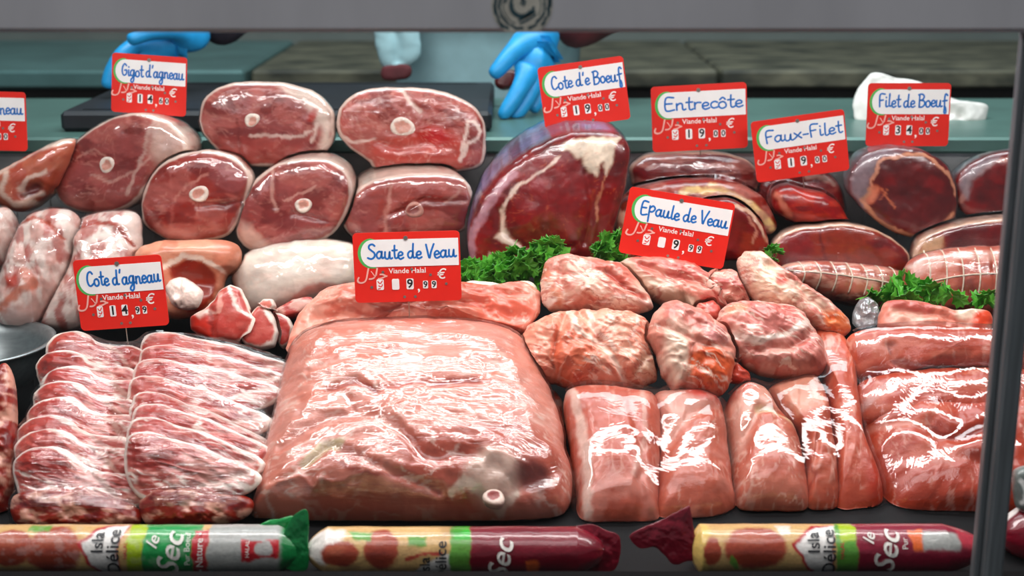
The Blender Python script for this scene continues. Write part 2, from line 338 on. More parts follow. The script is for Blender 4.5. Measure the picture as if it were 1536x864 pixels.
def drape(name, outline, Y, tilt, items, mat, parent=None, off=0.003, cell=0.004, passes=14, floor=-0.03, skirt=0.02):
    """stretch film lying over several pieces: their upper envelope, pulled taut."""
    ti = math.radians(tilt); nrm = np.array((0, -math.cos(ti), math.sin(ti))); ux = np.array((1.0, 0, 0)); uy = np.cross(nrm, ux)
    o = catmull(outline, 240); c = o.mean(0); O = P(c[0], c[1], Y); XO = on_plane(o, O, nrm)
    pu = np.column_stack([(XO - O) @ ux, (XO - O) @ uy]); lo = pu.min(0) - 0.03; hi = pu.max(0) + 0.03
    nx, ny = ((hi - lo) / cell).astype(int) + 1; G = np.full((ny, nx), floor)
    for V in items:
        d = V - O; u = ((d @ ux - lo[0]) / cell).astype(int); v = ((d @ uy - lo[1]) / cell).astype(int); h = d @ nrm
        ok = (u >= 0) & (u < nx) & (v >= 0) & (v < ny); np.maximum.at(G, (v[ok], u[ok]), h[ok])
    def dil(A):
        E = np.pad(A, 1, mode='edge'); return np.maximum.reduce([E[1:-1, 1:-1], E[:-2, 1:-1], E[2:, 1:-1], E[1:-1, :-2], E[1:-1, 2:]])
    def blur(A):
        E = np.pad(A, 1, mode='edge'); return (E[1:-1, 1:-1] * 4 + 2 * (E[:-2, 1:-1] + E[2:, 1:-1] + E[1:-1, :-2] + E[1:-1, 2:]) + E[:-2, :-2] + E[2:, 2:] + E[:-2, 2:] + E[2:, :-2]) / 16
    G0 = dil(G); A = G0.copy()
    for _ in range(passes): A = np.maximum(blur(A), G0)
    A = blur(blur(A)) + off
    yy, xx = np.mgrid[0:ny, 0:nx]; U = lo[0] + (xx + 0.5) * cell; Vv = lo[1] + (yy + 0.5) * cell
    ins = inpoly(np.column_stack([U.ravel(), Vv.ravel()]), pu).reshape(ny, nx)
    PT = O + U[..., None] * ux + Vv[..., None] * uy + A[..., None] * nrm
    PT[..., 2] = np.maximum(PT[..., 2], deckz(PT[..., 1]) + 0.001)
    f = ins[:-1, :-1] & ins[1:, :-1] & ins[:-1, 1:] & ins[1:, 1:]; r, cc = np.nonzero(f)
    Q = np.column_stack([r * nx + cc, r * nx + cc + 1, (r + 1) * nx + cc + 1, (r + 1) * nx + cc])
    used = np.unique(Q); mp = np.full(nx * ny, -1); mp[used] = np.arange(len(used))
    return mesh(name, PT.reshape(-1, 3)[used], [mp[Q]], mat, parent)
def ellipse(cx, cy, rx, ry, rot=0, n=16, wob=0.0):
    r = math.radians(rot); a = np.linspace(0, 2 * math.pi, n, endpoint=False); k = 1 + wob * np.sin(3 * a + cx)
    x, y = rx * k * np.cos(a), ry * k * np.sin(a); return np.column_stack([cx + x * math.cos(r) - y * math.sin(r), cy + x * math.sin(r) + y * math.cos(r)])
def thing_loc(I):                                  # the base of a piece: under its middle
    V = I['V']; return (float(V[:, 0].mean()), float(V[:, 1].mean()), float(V[:, 2].min()))
def adopt(e, o):
    o.parent = e; o.matrix_parent_inverse = Matrix.Translation(-Vector(e.location))
def bone(I, cx, cy, rx, ry, rot=0, ring='f0e2d2', core='d89a86'):
    O = surf(I, cx, cy, -0.001)
    return piece('bone', ellipse(cx, cy, rx, ry, rot, wob=0.05), 0, ring, tilt=math.degrees(math.asin(I['nrm'][2])), yaw=math.degrees(math.atan2(I['nrm'][0], -I['nrm'][1])), origin=O, hf=0.004, hb=0.012, pf=5, pb=6,
                 ops=[('blob', (cx, cy), (rx * 0.6, ry * 0.6), rot, core, 1, 0.15)], rel=[('crease', [(cx - rx * .2, cy), (cx + rx * .2, cy)], min(rx, ry) * 0.45, 0.002)], lump=(0.0004, 8), res=1.2, edge=0.5, mat='bone')
REG = []
def cut(name, label, cat, outline, Y, base, group=None, film=None, bones=(), film_kw={}, **kw):
    """one piece of meat as a thing: flesh, film and bones are its parts."""
    I = piece('flesh', outline, Y, base, **kw)
    e = empty(name, thing_loc(I)); tag(e, label, cat, group); adopt(e, I['ob'])
    for b in bones: adopt(e, bone(I, *b)['ob'])
    obs = [I['ob']] + ([wrap(I, 'plastic_wrap', film, e, **film_kw)] if film else [])
    if name not in ('veal_breast', 'veal_shank_muscle', 'veal_roll', 'lamb_offcut'): REG.append((I['O'][1], obs))
    I['e'] = e; return I

from mathutils.bvhtree import BVHTree
def press_apart():
    """meat is soft: where two pieces touch, the one behind gives way to the one in front."""
    R = sorted(REG, key=lambda r: r[0]); done = []
    for Y, obs in R:
        for oi, o in enumerate(obs):
            me = o.data; co = np.empty(len(me.vertices) * 3); me.vertices.foreach_get('co', co); co = co.reshape(-1, 3); ch = False
            for lo, hi, tree in done:
                ix = np.nonzero(((co > lo) & (co < hi)).all(1))[0]
                for i in ix:
                    p = Vector(co[i]); loc, nr, k, d = tree.find_nearest(p)
                    if loc is not None and (p - loc).dot(nr) < 0.004: co[i] = loc + nr * (0.0042 if oi == 0 else 0.0052); ch = True
            if ch:
                co[:, 1] = np.minimum(co[:, 1], 2.153); co[:, 2] = np.maximum(co[:, 2], deckz(co[:, 1]) + 0.001)
                me.vertices.foreach_set('co', co.ravel()); me.update()
            if oi == 0:
                me.calc_loop_triangles(); t = [x.vertices[:] for x in me.loop_triangles]; base = (co.min(0) - 0.004, co.max(0) + 0.004, BVHTree.FromPolygons([tuple(v) for v in co], t))
        done.append(base)

meat_mat('meat'); meat_mat('lamb', fib=(38, 60, 80), bump=0.3, var=0.2)
meat_mat('veal', rough=0.36, fib=(14, 120, 60), bump=0.4, var=0.12, sss=0.15)
meat_mat('beef', rough=0.28, fib=(70, 70, 70), bump=0.25, var=0.28, sss=0.06)
meat_mat('bone', rough=0.4, fib=(300, 300, 300), bump=0.3, var=0.12)
plain('steel', '9aa3a4', 0.38, 0.85, nsc=6, scale=(1, 30, 30), nv=0.08, bump=0.04)
plain('rail', 'cfcbd0', 0.42, 0.2, nsc=5, nv=0.06, scale=(3, 1, 1))
plain('worktop', '5a7e76', 0.36, 0.25, nsc=8, nv=0.1)
plain('pierced_steel', 'b4b8b8', 0.45, 0.5, nsc=30, nv=0.1)
plain('dark_frame', '72777b', 0.45, 0.2, nsc=12, nv=0.15, scale=(20, 20, 1))
plain('black_frame', '08090b', 0.8, 0.0, spec=0.15, nsc=12, nv=0.15)
plain('board', '151a22', 0.55, 0.0, nsc=20, nv=0.15)
plain('tray', '0c0d0f', 0.55, 0.1, spec=0.2, nsc=14, nv=0.1)
plain('stone', '6f6d5a', 0.6, 0.0, nsc=9, nv=0.3, col2='33352c', scale=(1, 2, 2))
plain('counter_steel', '5f8583', 0.4, 0.3, nsc=6, nv=0.15)
plain('cabinet_dark', '14100c', 0.6, nsc=10, nv=0.2)
plain('floor_tile', '5a5a58', 0.5, nsc=12, nv=0.15)
plain('wall_paint', '8d9690', 0.7, nsc=4, nv=0.08)
film_mat('film', (22, 60, 60), strength=0.5, f0=0.05, haze=0.005)
film_mat('film_veal', (7, 46, 60), strength=0.75, f0=0.10, rough=0.12, haze=0.005)
film_mat('film_lamb', (9, 90, 70), (0, 0.15, 0.3), strength=1.0, f0=0.10, rough=0.09, haze=0.005)
film_mat('film_leg', (26, 26, 34), strength=0.5, f0=0.075, rough=0.07, haze=0.005)
film_mat('film_blue', (20, 30, 30), strength=0.5, f0=0.04, rough=0.12, haze=0.005)
film_mat('film_pack', (16, 26, 26), strength=0.28, f0=0.05, rough=0.05, haze=0.005)
film_mat('film_right', (40, 16, 26), (0, 0.5, 0.2), strength=0.45, f0=0.07, rough=0.06, haze=0.005)
film_mat('film_scrap', (90, 90, 90), strength=0.9, f0=0.2, rough=0.15, haze=0.2)
m = film_mat('pane_glass', (0.5, 0.5, 0.5), strength=0.0, f0=0.015, rough=0.02, haze=0.004)

# ------------------------------------------------------------------ setting
def struct(o): o['kind'] = 'structure'; return o
b = MB(); b.box((-4, -1.0, -0.05), (4, 5.4, 0.0)); struct(b.build('floor', 'floor_tile'))
b = MB(); b.box((-4, 5.0, 0), (4, 5.1, 3.0)); struct(b.build('wall_back', 'wall_paint'))

case = empty('display_case', (0, 1.75, 0)); tag(case, 'long refrigerated butcher display case of grey steel and glass holding the meat', 'display case')
b = MB()
for (x0, x1) in ((-1.25, 1.25),):
    b.add([(x0, 1.33, deckz(1.33)), (x1, 1.33, deckz(1.33)), (x1, 2.17, deckz(2.17)), (x0, 2.17, deckz(2.17)),
           (x0, 1.33, deckz(1.33) - .03), (x1, 1.33, deckz(1.33) - .03), (x1, 2.17, deckz(2.17) - .03), (x0, 2.17, deckz(2.17) - .03)],
          [(0, 1, 2, 3), (7, 6, 5, 4), (0, 4, 5, 1), (1, 5, 6, 2), (2, 6, 7, 3), (3, 7, 4, 0)])
b.build('deck', 'tray', case)
b = MB(); b.box((-1.25, 2.17, 0.62), (1.25, 2.185, 0.935))
for i in range(46):
    x = -1.2 + i * 0.053
    b.box((x, 2.166, 0.80), (x + 0.006, 2.17, 0.90))
b.build('back_panel', 'pierced_steel', case)
b = MB(); b.box((-1.3, 2.155, 0.935), (1.3, 2.62, 0.96), 0.004); b.build('worktop', 'worktop', case)
b = MB(); b.box((-1.3, 1.34, 0.0), (1.3, 2.58, 0.565)); b.build('cabinet', 'dark_frame', case)
zt = P(768, 47, 1.30)[2]
b = MB(); b.box((-1.3, 1.285, zt), (1.3, 1.315, zt + 0.20), 0.004); rail = b.build('top_rail', 'rail', case)
b = MB(); b.box((-1.3, 1.315, zt + 0.20), (1.3, 1.75, zt + 0.225), 0.003); b.build('canopy', 'rail', case)
zb = P(768, 855, 1.33)[2]
b = MB(); b.box((-1.3, 1.28, zb - 0.09), (1.3, 1.33, zb), 0.003); b.box((-1.3, 1.29, 0.05), (1.3, 1.33, zb - 0.09)); b.build('bottom_rail', 'black_frame', case)
pl = P(1494, 660, 1.29); pr = P(1524, 650, 1.29)
b = MB(); b.box((pl[0], 1.286, zb), (pr[0], 1.316, zt), 0.003); b.build('glass_post', 'dark_frame', case)
b = MB(); b.box((pl[0] - 0.006, 1.300, zb), (pl[0], 1.312, zt), 0.001); b.build('glass_seal', 'dark_frame', case)
for sx in (-1.29, 1.25):
    b = MB(); b.box((sx, 1.32, zt), (sx + 0.04, 1.36, zt + 0.2), 0.003); b.box((sx, 1.315, 0.55), (sx + 0.04, 1.34, zt), 0.003); b.build('canopy_bracket', 'dark_frame', case)
for x0, x1, in ((-1.25, pl[0] - 0.001), (pr[0] + 0.001, 1.25)):
    b = MB(); b.add([(x0, 1.305, zb), (x1, 1.305, zb), (x1, 1.305, zt), (x0, 1.305, zt)], [(0, 1, 2, 3)]); b.build('glass_pane', 'pane_glass', case)
# rear tables
def table(name, label, x0, x1, y0, y1, z, mat, n):
    e = empty(name, ((x0 + x1) / 2, (y0 + y1) / 2, 0)); tag(e, label, 'counter')
    b = MB(); b.box((x0, y0, z - 0.04), (x1, y1, z), 0.006); b.build('counter_top', mat, e)
    b = MB(); b.box((x0 + 0.02, y0 + 0.05, 0.08), (x1 - 0.02, y1 - 0.02, z - 0.04)); b.build('cabinet', 'cabinet_dark', e)
    w = (x1 - x0 - 0.04) / n
    for i in range(n):
        b = MB(); b.box((x0 + 0.03 + i * w, y0 + 0.035, 0.12), (x0 + 0.01 + (i + 1) * w, y0 + 0.05, z - 0.07), 0.003); d = b.build('door', 'cabinet_dark', e)
        b = MB(); b.tube([(x0 + i * w + w - 0.03, y0 + 0.02, z - 0.3), (x0 + i * w + w - 0.03, y0 + 0.02, z - 0.15)], 0.006); h = b.build('handle', 'steel', d); h.matrix_parent_inverse = Matrix()
    return e
xs = P(372, 100, 3.17)[0]; xm = P(1078, 100, 3.17)[0]
table('back_counter', 'grey-green steel back counter behind the lamb side at far left', -2.6, xs, 3.12, 3.85, 0.955, 'counter_steel', 3)
table('back_counter', 'olive stone back counter directly behind the butcher', xs + 0.006, xm, 3.17, 3.9, 0.95, 'stone', 2)
table('back_counter', 'dark olive stone back counter at far right behind the white cloth', xm + 0.006, 2.6, 3.17, 3.9, 0.95, 'stone', 3)
# black cutting board on the worktop
e = empty('cutting_board', (P(410, 200, 2.4)[0], 2.40, 0.96)); tag(e, 'thick black cutting board lying on the worktop behind the lamb legs', 'cutting board')
x0, x1 = P(88, 195, 2.2)[0], P(738, 195, 2.25)[0]
b = MB(); b.box((x0, 2.21, 0.9605), (x1, 2.60, 0.992), 0.006); b.build('slab', 'board', e)
for y in (2.235, 2.575):
    b = MB(); b.box((x0 + 0.03, y - 0.003, 0.9915), (x1 - 0.03, y + 0.003, 0.9925)); b.build('groove', 'black_frame', e)

# ------------------------------------------------------------------ meat on the front of the deck
FAT = 'ead9c8'; FATP = 'e2bfae'
# --- veal slab in the middle
SL = piece  # shorthand
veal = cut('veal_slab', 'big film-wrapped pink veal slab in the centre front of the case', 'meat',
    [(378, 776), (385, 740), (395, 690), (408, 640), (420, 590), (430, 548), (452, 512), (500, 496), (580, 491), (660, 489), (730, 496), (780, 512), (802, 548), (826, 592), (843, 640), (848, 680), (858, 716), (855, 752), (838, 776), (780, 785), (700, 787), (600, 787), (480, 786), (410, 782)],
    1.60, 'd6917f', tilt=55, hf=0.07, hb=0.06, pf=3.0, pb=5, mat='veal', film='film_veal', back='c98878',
    ops=[('noise', 'e2ac9e', (90, 30), 0.5, 0.12, 0.6), ('noise', 'cf8878', (110, 16), 0.62, 0.06, 0.5), ('noise', 'ecc6b8', (40, 6), 0.68, 0.04, 0.35),
         ('line', [(505, 625), (540, 622), (570, 634), (590, 628), (640, 622), (720, 618)], 4, 'b25a4c', 0.7),
         ('line', [(540, 660), (520, 632), (500, 628)], 3, 'c47464', 0.6),
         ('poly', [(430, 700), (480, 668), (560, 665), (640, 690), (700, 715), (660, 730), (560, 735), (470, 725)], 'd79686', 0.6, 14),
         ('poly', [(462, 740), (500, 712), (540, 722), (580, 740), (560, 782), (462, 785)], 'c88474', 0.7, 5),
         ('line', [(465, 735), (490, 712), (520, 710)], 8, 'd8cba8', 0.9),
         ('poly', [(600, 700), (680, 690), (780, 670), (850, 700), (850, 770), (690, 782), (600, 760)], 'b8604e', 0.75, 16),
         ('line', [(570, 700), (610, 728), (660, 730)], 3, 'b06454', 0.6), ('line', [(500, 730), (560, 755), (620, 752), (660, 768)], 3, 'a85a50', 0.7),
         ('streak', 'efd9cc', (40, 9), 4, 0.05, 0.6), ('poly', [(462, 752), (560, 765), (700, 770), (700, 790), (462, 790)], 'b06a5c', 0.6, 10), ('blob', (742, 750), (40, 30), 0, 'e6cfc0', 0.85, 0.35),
         ('line', [(680, 770), (700, 755), (725, 770), (750, 780), (775, 768)], 7, 'ead8c8', 0.85), ('blob', (800, 745), (28, 18), 10, '5c1c1c', 0.7, 0.4)],
    rel=[('crease', [(500, 626), (540, 622), (570, 636), (590, 628), (640, 624), (730, 620)], 6, 0.006), ('crease', [(540, 662), (520, 634), (500, 628)], 5, 0.004),
         ('crease', [(430, 705), (500, 672), (560, 668), (610, 700), (640, 728), (720, 728)], 9, 0.008), ('crease', [(462, 740), (500, 712), (560, 738), (600, 752), (660, 764)], 6, 0.007),
         ('crease', [(520, 560), (600, 552), (700, 560)], 8, 0.003), ('crease', [(470, 595), (560, 575), (640, 572)], 7, 0.003), ('bump', (742, 748), (36, 30), 0, 0.012), ('crease', [(735, 746), (748, 746)], 12, 0.01),
         ('bump', (560, 750), (70, 25), 0, 0.01), ('crease', [(770, 760), (830, 735)], 14, 0.012)],
    lump=(0.007, 60), fine=0.0012, ridge=(0.004, (120, 26), 2), bones=[(741, 747, 17, 12, 12, 'cfb6a8', '8c342e')])
# small knuckle ends tucked at its right side
cut('veal_knuckle', 'small veal knuckle end squeezed between the veal slab and the wrapped breast beside it', 'meat', [(808, 590), (830, 585), (845, 606), (846, 640), (838, 660), (822, 650), (812, 620)], 1.69, 'c87666', tilt=35, hf=0.015, hb=0.04, mat='veal',
    ops=[('noise', 'e9c8b8', (10, 8), 0.5, 0.06, 0.8), ('rim', 5, 'e4c4b4', 0.6)], lump=(0.005, 14))
# veal escalope sheet behind, with its fat edge
vs = cut('veal_sheet', 'loose raw veal cut draped over the back edge of the veal slab', 'meat',
    [(428, 524), (436, 498), (450, 470), (468, 450), (490, 432), (540, 424), (600, 426), (690, 424), (740, 430), (790, 424), (813, 440), (810, 470), (786, 497), (760, 491), (720, 486), (680, 488), (630, 491), (600, 488), (560, 487), (525, 488), (500, 494), (470, 505), (448, 520), (438, 532)],
    1.755, 'dd9c8a', tilt=40, hf=0.022, hb=0.05, pf=3, pb=3, mat='veal', back='cf9080',
    ops=[('noise', 'e8b8a8', (40, 18), 0.5, 0.08, 0.6), ('noise', 'c86a58', (26, 16), 0.60, 0.05, 0.55), ('blob', (750, 462), (60, 26), 20, 'd97a68', 0.8, 0.4), ('vein', 'f0d4c4', 18, 0.02, 0.5),
         ('line', [(690, 486), (650, 478), (610, 472), (570, 480)], 6, 'c2685a', 0.5), ('line', [(500, 470), (560, 482), (585, 470), (640, 452)], 4, 'b86052', 0.6)],
    rel=[('crease', [(470, 488), (540, 478), (572, 486), (590, 468), (640, 452)], 8, 0.008), ('bump', (530, 460), (60, 16), 0, 0.010), ('crease', [(640, 470), (700, 462), (760, 478), (790, 480)], 8, 0.009), ('bump', (680, 474), (60, 8), 0, 0.01), ('crease', [(700, 440), (760, 450), (800, 450)], 7, 0.006)],
    lump=(0.007, 26), fine=0.002, sharp=True, ridge=(0.006, (60, 16), 6))
fl = piece('fat_edge', [(692, 430), (706, 424), (740, 428), (770, 431), (795, 424), (806, 436), (790, 446), (750, 444), (715, 446), (696, 440)], 1.80, 'efe0cc', tilt=45, hf=0.010, hb=0.02, mat='meat', lump=(0.003, 16)); adopt(vs['e'], fl['ob'])

# --- wrapped veal breast, left of the right-hand packs
def muscle(name, label, ol, Y, base, **kw):
    d = dict(tilt=52, hf=0.05, hb=0.06, pf=3, pb=4, mat='veal', back='b86a58', lump=(0.005, 50), fine=0.0006, ridge=(0.002, (30, 70), 0))
    d.update(kw); d['ops'] = list(d['ops']) + [('streak', 'e6c4b6', (14, 60), 0, 0.04, 0.4)]; return cut(name, label, 'meat', ol, Y, base, **d)
A1 = muscle('veal_breast', 'left half of the film-wrapped veal beside the veal slab', [(845, 604), (856, 588), (900, 585), (950, 590), (982, 600), (992, 640), (990, 700), (988, 760), (984, 800), (930, 803), (872, 800), (864, 745), (856, 685), (849, 640)], 1.58, 'bd6e5d',
    ops=[('noise', 'd89c8e', (40, 22), 0.52, 0.08, 0.6), ('line', [(855, 600), (868, 660), (878, 720), (880, 790)], 9, 'e6cfc2', 0.75), ('line', [(960, 600), (965, 680), (945, 740)], 6, 'e2c4b8', 0.5)],
    rel=[('crease', [(945, 640), (960, 700), (958, 790)], 8, 0.005)])
A2 = muscle('veal_breast', 'right half of the film-wrapped veal, with a red knobbly tip on top', [(978, 600), (1010, 592), (1040, 594), (1074, 604), (1086, 632), (1092, 680), (1098, 730), (1101, 775), (1070, 800), (1020, 803), (980, 800), (982, 740), (985, 680), (984, 640)], 1.585, 'c07462',
    ops=[('noise', 'd89c8e', (40, 22), 0.54, 0.08, 0.5), ('poly', [(990, 596), (1060, 590), (1080, 620), (1040, 650), (1000, 690), (984, 690), (985, 630)], 'ddb0a2', 0.8, 12), ('blob', (1050, 612), (26, 17), 10, 'd25a50', 0.85, 0.4)],
    rel=[('bump', (1045, 612), (30, 18), 0, 0.012), ('crease', [(1000, 690), (1030, 650), (1075, 632)], 9, 0.006)])
drape('plastic_wrap', [(842, 600), (856, 582), (960, 584), (1072, 598), (1092, 630), (1104, 775), (1070, 806), (872, 806), (855, 690)], 1.58, 52, [A1['VF'], A2['VF']], 'film_pack', off=0.004)
fw = bpy.data.objects['plastic_wrap'] if 'plastic_wrap' in bpy.data.objects and bpy.data.objects['plastic_wrap'].parent is None else [o for o in bpy.data.objects if o.name.startswith('plastic_wrap') and o.parent is None][0]
fw.name = 'stretch_film'; tag(fw, 'clear stretch film pulled over both halves of the veal next to the veal slab', 'plastic film')
B1 = muscle('veal_shank_muscle', 'veal muscle with a ragged fatty end in the right-centre wrapped pack', [(1086, 622), (1095, 597), (1118, 582), (1145, 590), (1165, 622), (1190, 650), (1204, 700), (1210, 776), (1160, 783), (1108, 780), (1100, 740), (1096, 690), (1090, 650)], 1.59, 'c07260',
    ops=[('noise', 'd89c8a', (40, 26), 0.54, 0.08, 0.4), ('poly', [(1086, 600), (1120, 580), (1150, 590), (1165, 630), (1140, 640), (1120, 670), (1105, 710), (1092, 690)], 'dcae9e', 0.85, 9), ('blob', (1105, 606), (22, 14), 0, 'cf6a5c', 0.7, 0.5), ('vein', 'efd8c8', 26, 0.02, 0.4),
         ('line', [(1130, 640), (1170, 650), (1200, 660)], 8, 'e0ccaa', 0.7)],
    rel=[('crease', [(1100, 740), (1112, 680), (1135, 640)], 9, 0.007), ('crease', [(1130, 640), (1180, 646)], 6, 0.006), ('bump', (1110, 606), (24, 18), 0, 0.012)])
B2 = muscle('veal_shank_muscle', 'narrow veal muscle between the fatty-ended one and the long red one', [(1150, 592), (1180, 574), (1212, 566), (1236, 600), (1246, 660), (1254, 720), (1252, 782), (1206, 782), (1204, 720), (1198, 670), (1172, 636)], 1.61, 'bd6c58',
    ops=[('noise', 'd89c8a', (40, 26), 0.52, 0.08, 0.5), ('poly', [(1150, 590), (1200, 566), (1225, 590), (1225, 640), (1190, 650), (1165, 625)], 'dcac98', 0.7, 9), ('line', [(1205, 700), (1215, 740), (1190, 775)], 3, '9c4e42', 0.6)],
    rel=[('crease', [(1215, 690), (1205, 760)], 5, 0.006)], lump=(0.006, 28))
B3 = muscle('veal_shank_muscle', 'long reddish veal muscle hanging down the right side of its pack', [(1212, 512), (1236, 498), (1262, 510), (1277, 545), (1284, 600), (1293, 670), (1306, 708), (1321, 745), (1318, 772), (1292, 785), (1252, 783), (1248, 700), (1240, 640), (1228, 570)], 1.63, 'bf6652', hf=0.045,
    ops=[('noise', 'cf8470', (30, 50), 0.54, 0.08, 0.5), ('blob', (1310, 745), (16, 32), -20, 'b84a38', 0.8, 0.5), ('vein', 'e0a492', 24, 0.016, 0.35)])
f = drape('stretch_film', [(1082, 620), (1096, 590), (1180, 568), (1240, 560), (1284, 590), (1296, 670), (1324, 748), (1312, 788), (1104, 788), (1096, 720)], 1.61, 52, [B1['VF'], B2['VF'], B3['VF']], 'film_pack', off=0.004)
tag(f, 'clear stretch film over the three veal muscles right of centre', 'plastic film')

# --- pack at the right, behind the glass post
R1 = muscle('veal_roll', 'film-wrapped veal roll lying topmost in the pack at far right', [(1268, 518), (1280, 500), (1330, 494), (1400, 492), (1480, 497), (1560, 500), (1580, 530), (1560, 562), (1480, 562), (1400, 558), (1335, 574), (1288, 568), (1273, 545)], 1.69, 'b96250', tilt=35, hf=0.035,
    ops=[('noise', 'd08a76', (40, 16), 0.54, 0.08, 0.5), ('line', [(1325, 530), (1328, 552), (1345, 568), (1400, 560)], 3, '8c3a2e', 0.8)], rel=[('crease', [(1325, 530), (1330, 555), (1360, 566)], 5, 0.006)])
R2 = muscle('veal_roll', 'flat veal piece between the top roll and the big lower cut at far right', [(1280, 600), (1296, 572), (1360, 560), (1440, 556), (1570, 562), (1580, 600), (1560, 640), (1460, 640), (1380, 632), (1310, 640), (1288, 625)], 1.645, 'b65c49', tilt=45, hf=0.03,
    ops=[('noise', 'cf8874', (50, 12), 0.52, 0.08, 0.5), ('line', [(1290, 620), (1310, 600), (1320, 590)], 9, 'd9c4c0', 0.5)])
R3 = muscle('veal_roll', 'large smooth veal cut filling the lower right corner behind the glass post', [(1288, 648), (1302, 622), (1350, 608), (1430, 604), (1570, 608), (1582, 700), (1570, 790), (1450, 795), (1345, 788), (1318, 748), (1298, 700)], 1.60, 'b45845', hf=0.06,
    ops=[('noise', 'ca7c66', (60, 40), 0.55, 0.08, 0.5), ('line', [(1378, 670), (1400, 686), (1425, 690), (1480, 668)], 4, '8f3c30', 0.75), ('line', [(1300, 660), (1340, 668), (1370, 666)], 7, 'd9a090', 0.5)],
    rel=[('crease', [(1378, 668), (1400, 686), (1430, 690), (1490, 664)], 10, 0.010), ('crease', [(1300, 664), (1350, 668), (1390, 690), (1415, 720), (1470, 730)], 10, 0.006), ('bump', (1440, 715), (40, 20), -15, 0.008)], lump=(0.006, 60))
f = drape('stretch_film', [(1268, 520), (1282, 496), (1400, 488), (1580, 496), (1586, 700), (1572, 796), (1345, 792), (1296, 700), (1282, 600)], 1.635, 50, [R1['VF'], R2['VF'], R3['VF']], 'film_right', off=0.004)
tag(f, 'wrinkled stretch film over the veal pack at far right', 'plastic film')
cut('veal_trimming', 'loose veal strip with a white fat band lying on the far-right wrapped pack', 'meat', [(1317, 488), (1322, 462), (1334, 453), (1380, 455), (1400, 462), (1440, 468), (1478, 468), (1488, 480), (1482, 500), (1440, 508), (1415, 512), (1395, 503), (1350, 500), (1325, 498)], 1.735, 'd29080', tilt=35, hf=0.02, hb=0.035, mat='veal',
    ops=[('noise', 'e4c0b0', (22, 12), 0.5, 0.07, 0.7), ('poly', [(1325, 455), (1395, 457), (1392, 474), (1335, 470)], 'b8605a', 0.8, 4), ('poly', [(1428, 466), (1462, 468), (1452, 486), (1434, 486)], 'f0e0cc', 0.9, 4), ('poly', [(1456, 480), (1482, 468), (1490, 484), (1470, 500), (1450, 502)], 'd2583e', 0.9, 4)],
    rel=[('crease', [(1335, 474), (1395, 478), (1440, 492)], 5, 0.006), ('crease', [(1428, 466), (1450, 500)], 5, 0.003)], lump=(0.006, 22), fine=0.0015)

# --- veal pieces heaped on top
def chunk(label, ol, Y, base, **kw):
    d = dict(tilt=30, hf=0.032, hb=0.05, pf=3, pb=3, mat='veal', lump=(0.007, 24), fine=0.0016, back='d8b0a0', sharp=True, res=2.0, edge=4.5, ridge=(0.0032, (46, 15), random.uniform(10, 40))); d.update(kw)
    d['ops'] = list(d.get('ops', ())) + [('streak', 'f0ded0', (50, 8), random.uniform(5, 40), 0.05, 0.75), ('streak', 'b0544c', (34, 9), random.uniform(0, 40), 0.035, 0.55)]
    return cut('veal_chunk', label, 'meat', ol, Y, base, **d)
chunk('pale veal chunk at the back left of the heap beneath the tilted tag', [(810, 440), (813, 412), (820, 389), (850, 381), (880, 389), (905, 391), (930, 396), (955, 420), (975, 445), (979, 462), (960, 470), (900, 469), (850, 465), (825, 464), (812, 455)], 1.765, 'd69c8e',
    ops=[('noise', 'e8cab8', (26, 12), 0.5, 0.07, 0.7), ('poly', [(870, 392), (930, 398), (955, 425), (930, 432), (890, 415)], 'd2766a', 0.7, 6), ('line', [(910, 420), (940, 440), (960, 450)], 7, 'b85e54', 0.8), ('line', [(812, 400), (826, 430), (838, 460)], 8, 'cf8e74', 0.7), ('blob', (824, 458), (12, 6), 0, 'f2e6dc', 1, 0.3), ('line', [(880, 470), (930, 456), (975, 462)], 9, 'b0a09a', 0.5)],
    rel=[('crease', [(840, 400), (838, 430), (850, 455)], 6, 0.008), ('crease', [(905, 415), (940, 440), (965, 452)], 5, 0.008), ('bump', (880, 440), (30, 16), 0, 0.01)])
chunk('folded veal piece with a grey membrane under the tilted tag', [(926, 396), (950, 386), (1000, 390), (1042, 398), (1076, 420), (1094, 446), (1084, 462), (1062, 462), (1040, 470), (1025, 458), (995, 456), (965, 440), (942, 416)], 1.785, 'd89e90',
    ops=[('noise', 'c8706a', (20, 10), 0.52, 0.07, 0.6), ('line', [(935, 402), (960, 430), (1000, 446), (1040, 462)], 13, 'd9c6b4', 0.85), ('poly', [(985, 394), (1050, 408), (1060, 430), (1000, 424)], 'c87870', 0.8, 6)],
    rel=[('crease', [(960, 404), (1000, 424), (1058, 436)], 6, 0.008), ('bump', (985, 444), (34, 9), 20, 0.008)])
chunk('small rosy veal piece between the membrane piece and the bony piece', [(1056, 432), (1068, 412), (1092, 404), (1116, 420), (1136, 452), (1126, 464), (1098, 463), (1074, 455)], 1.775, 'c07670', ops=[('noise', 'd8a898', (14, 10), 0.5, 0.07, 0.7), ('rim', 8, 'd0a090', 0.6)], rel=[('crease', [(1070, 435), (1100, 450)], 5, 0.005)])
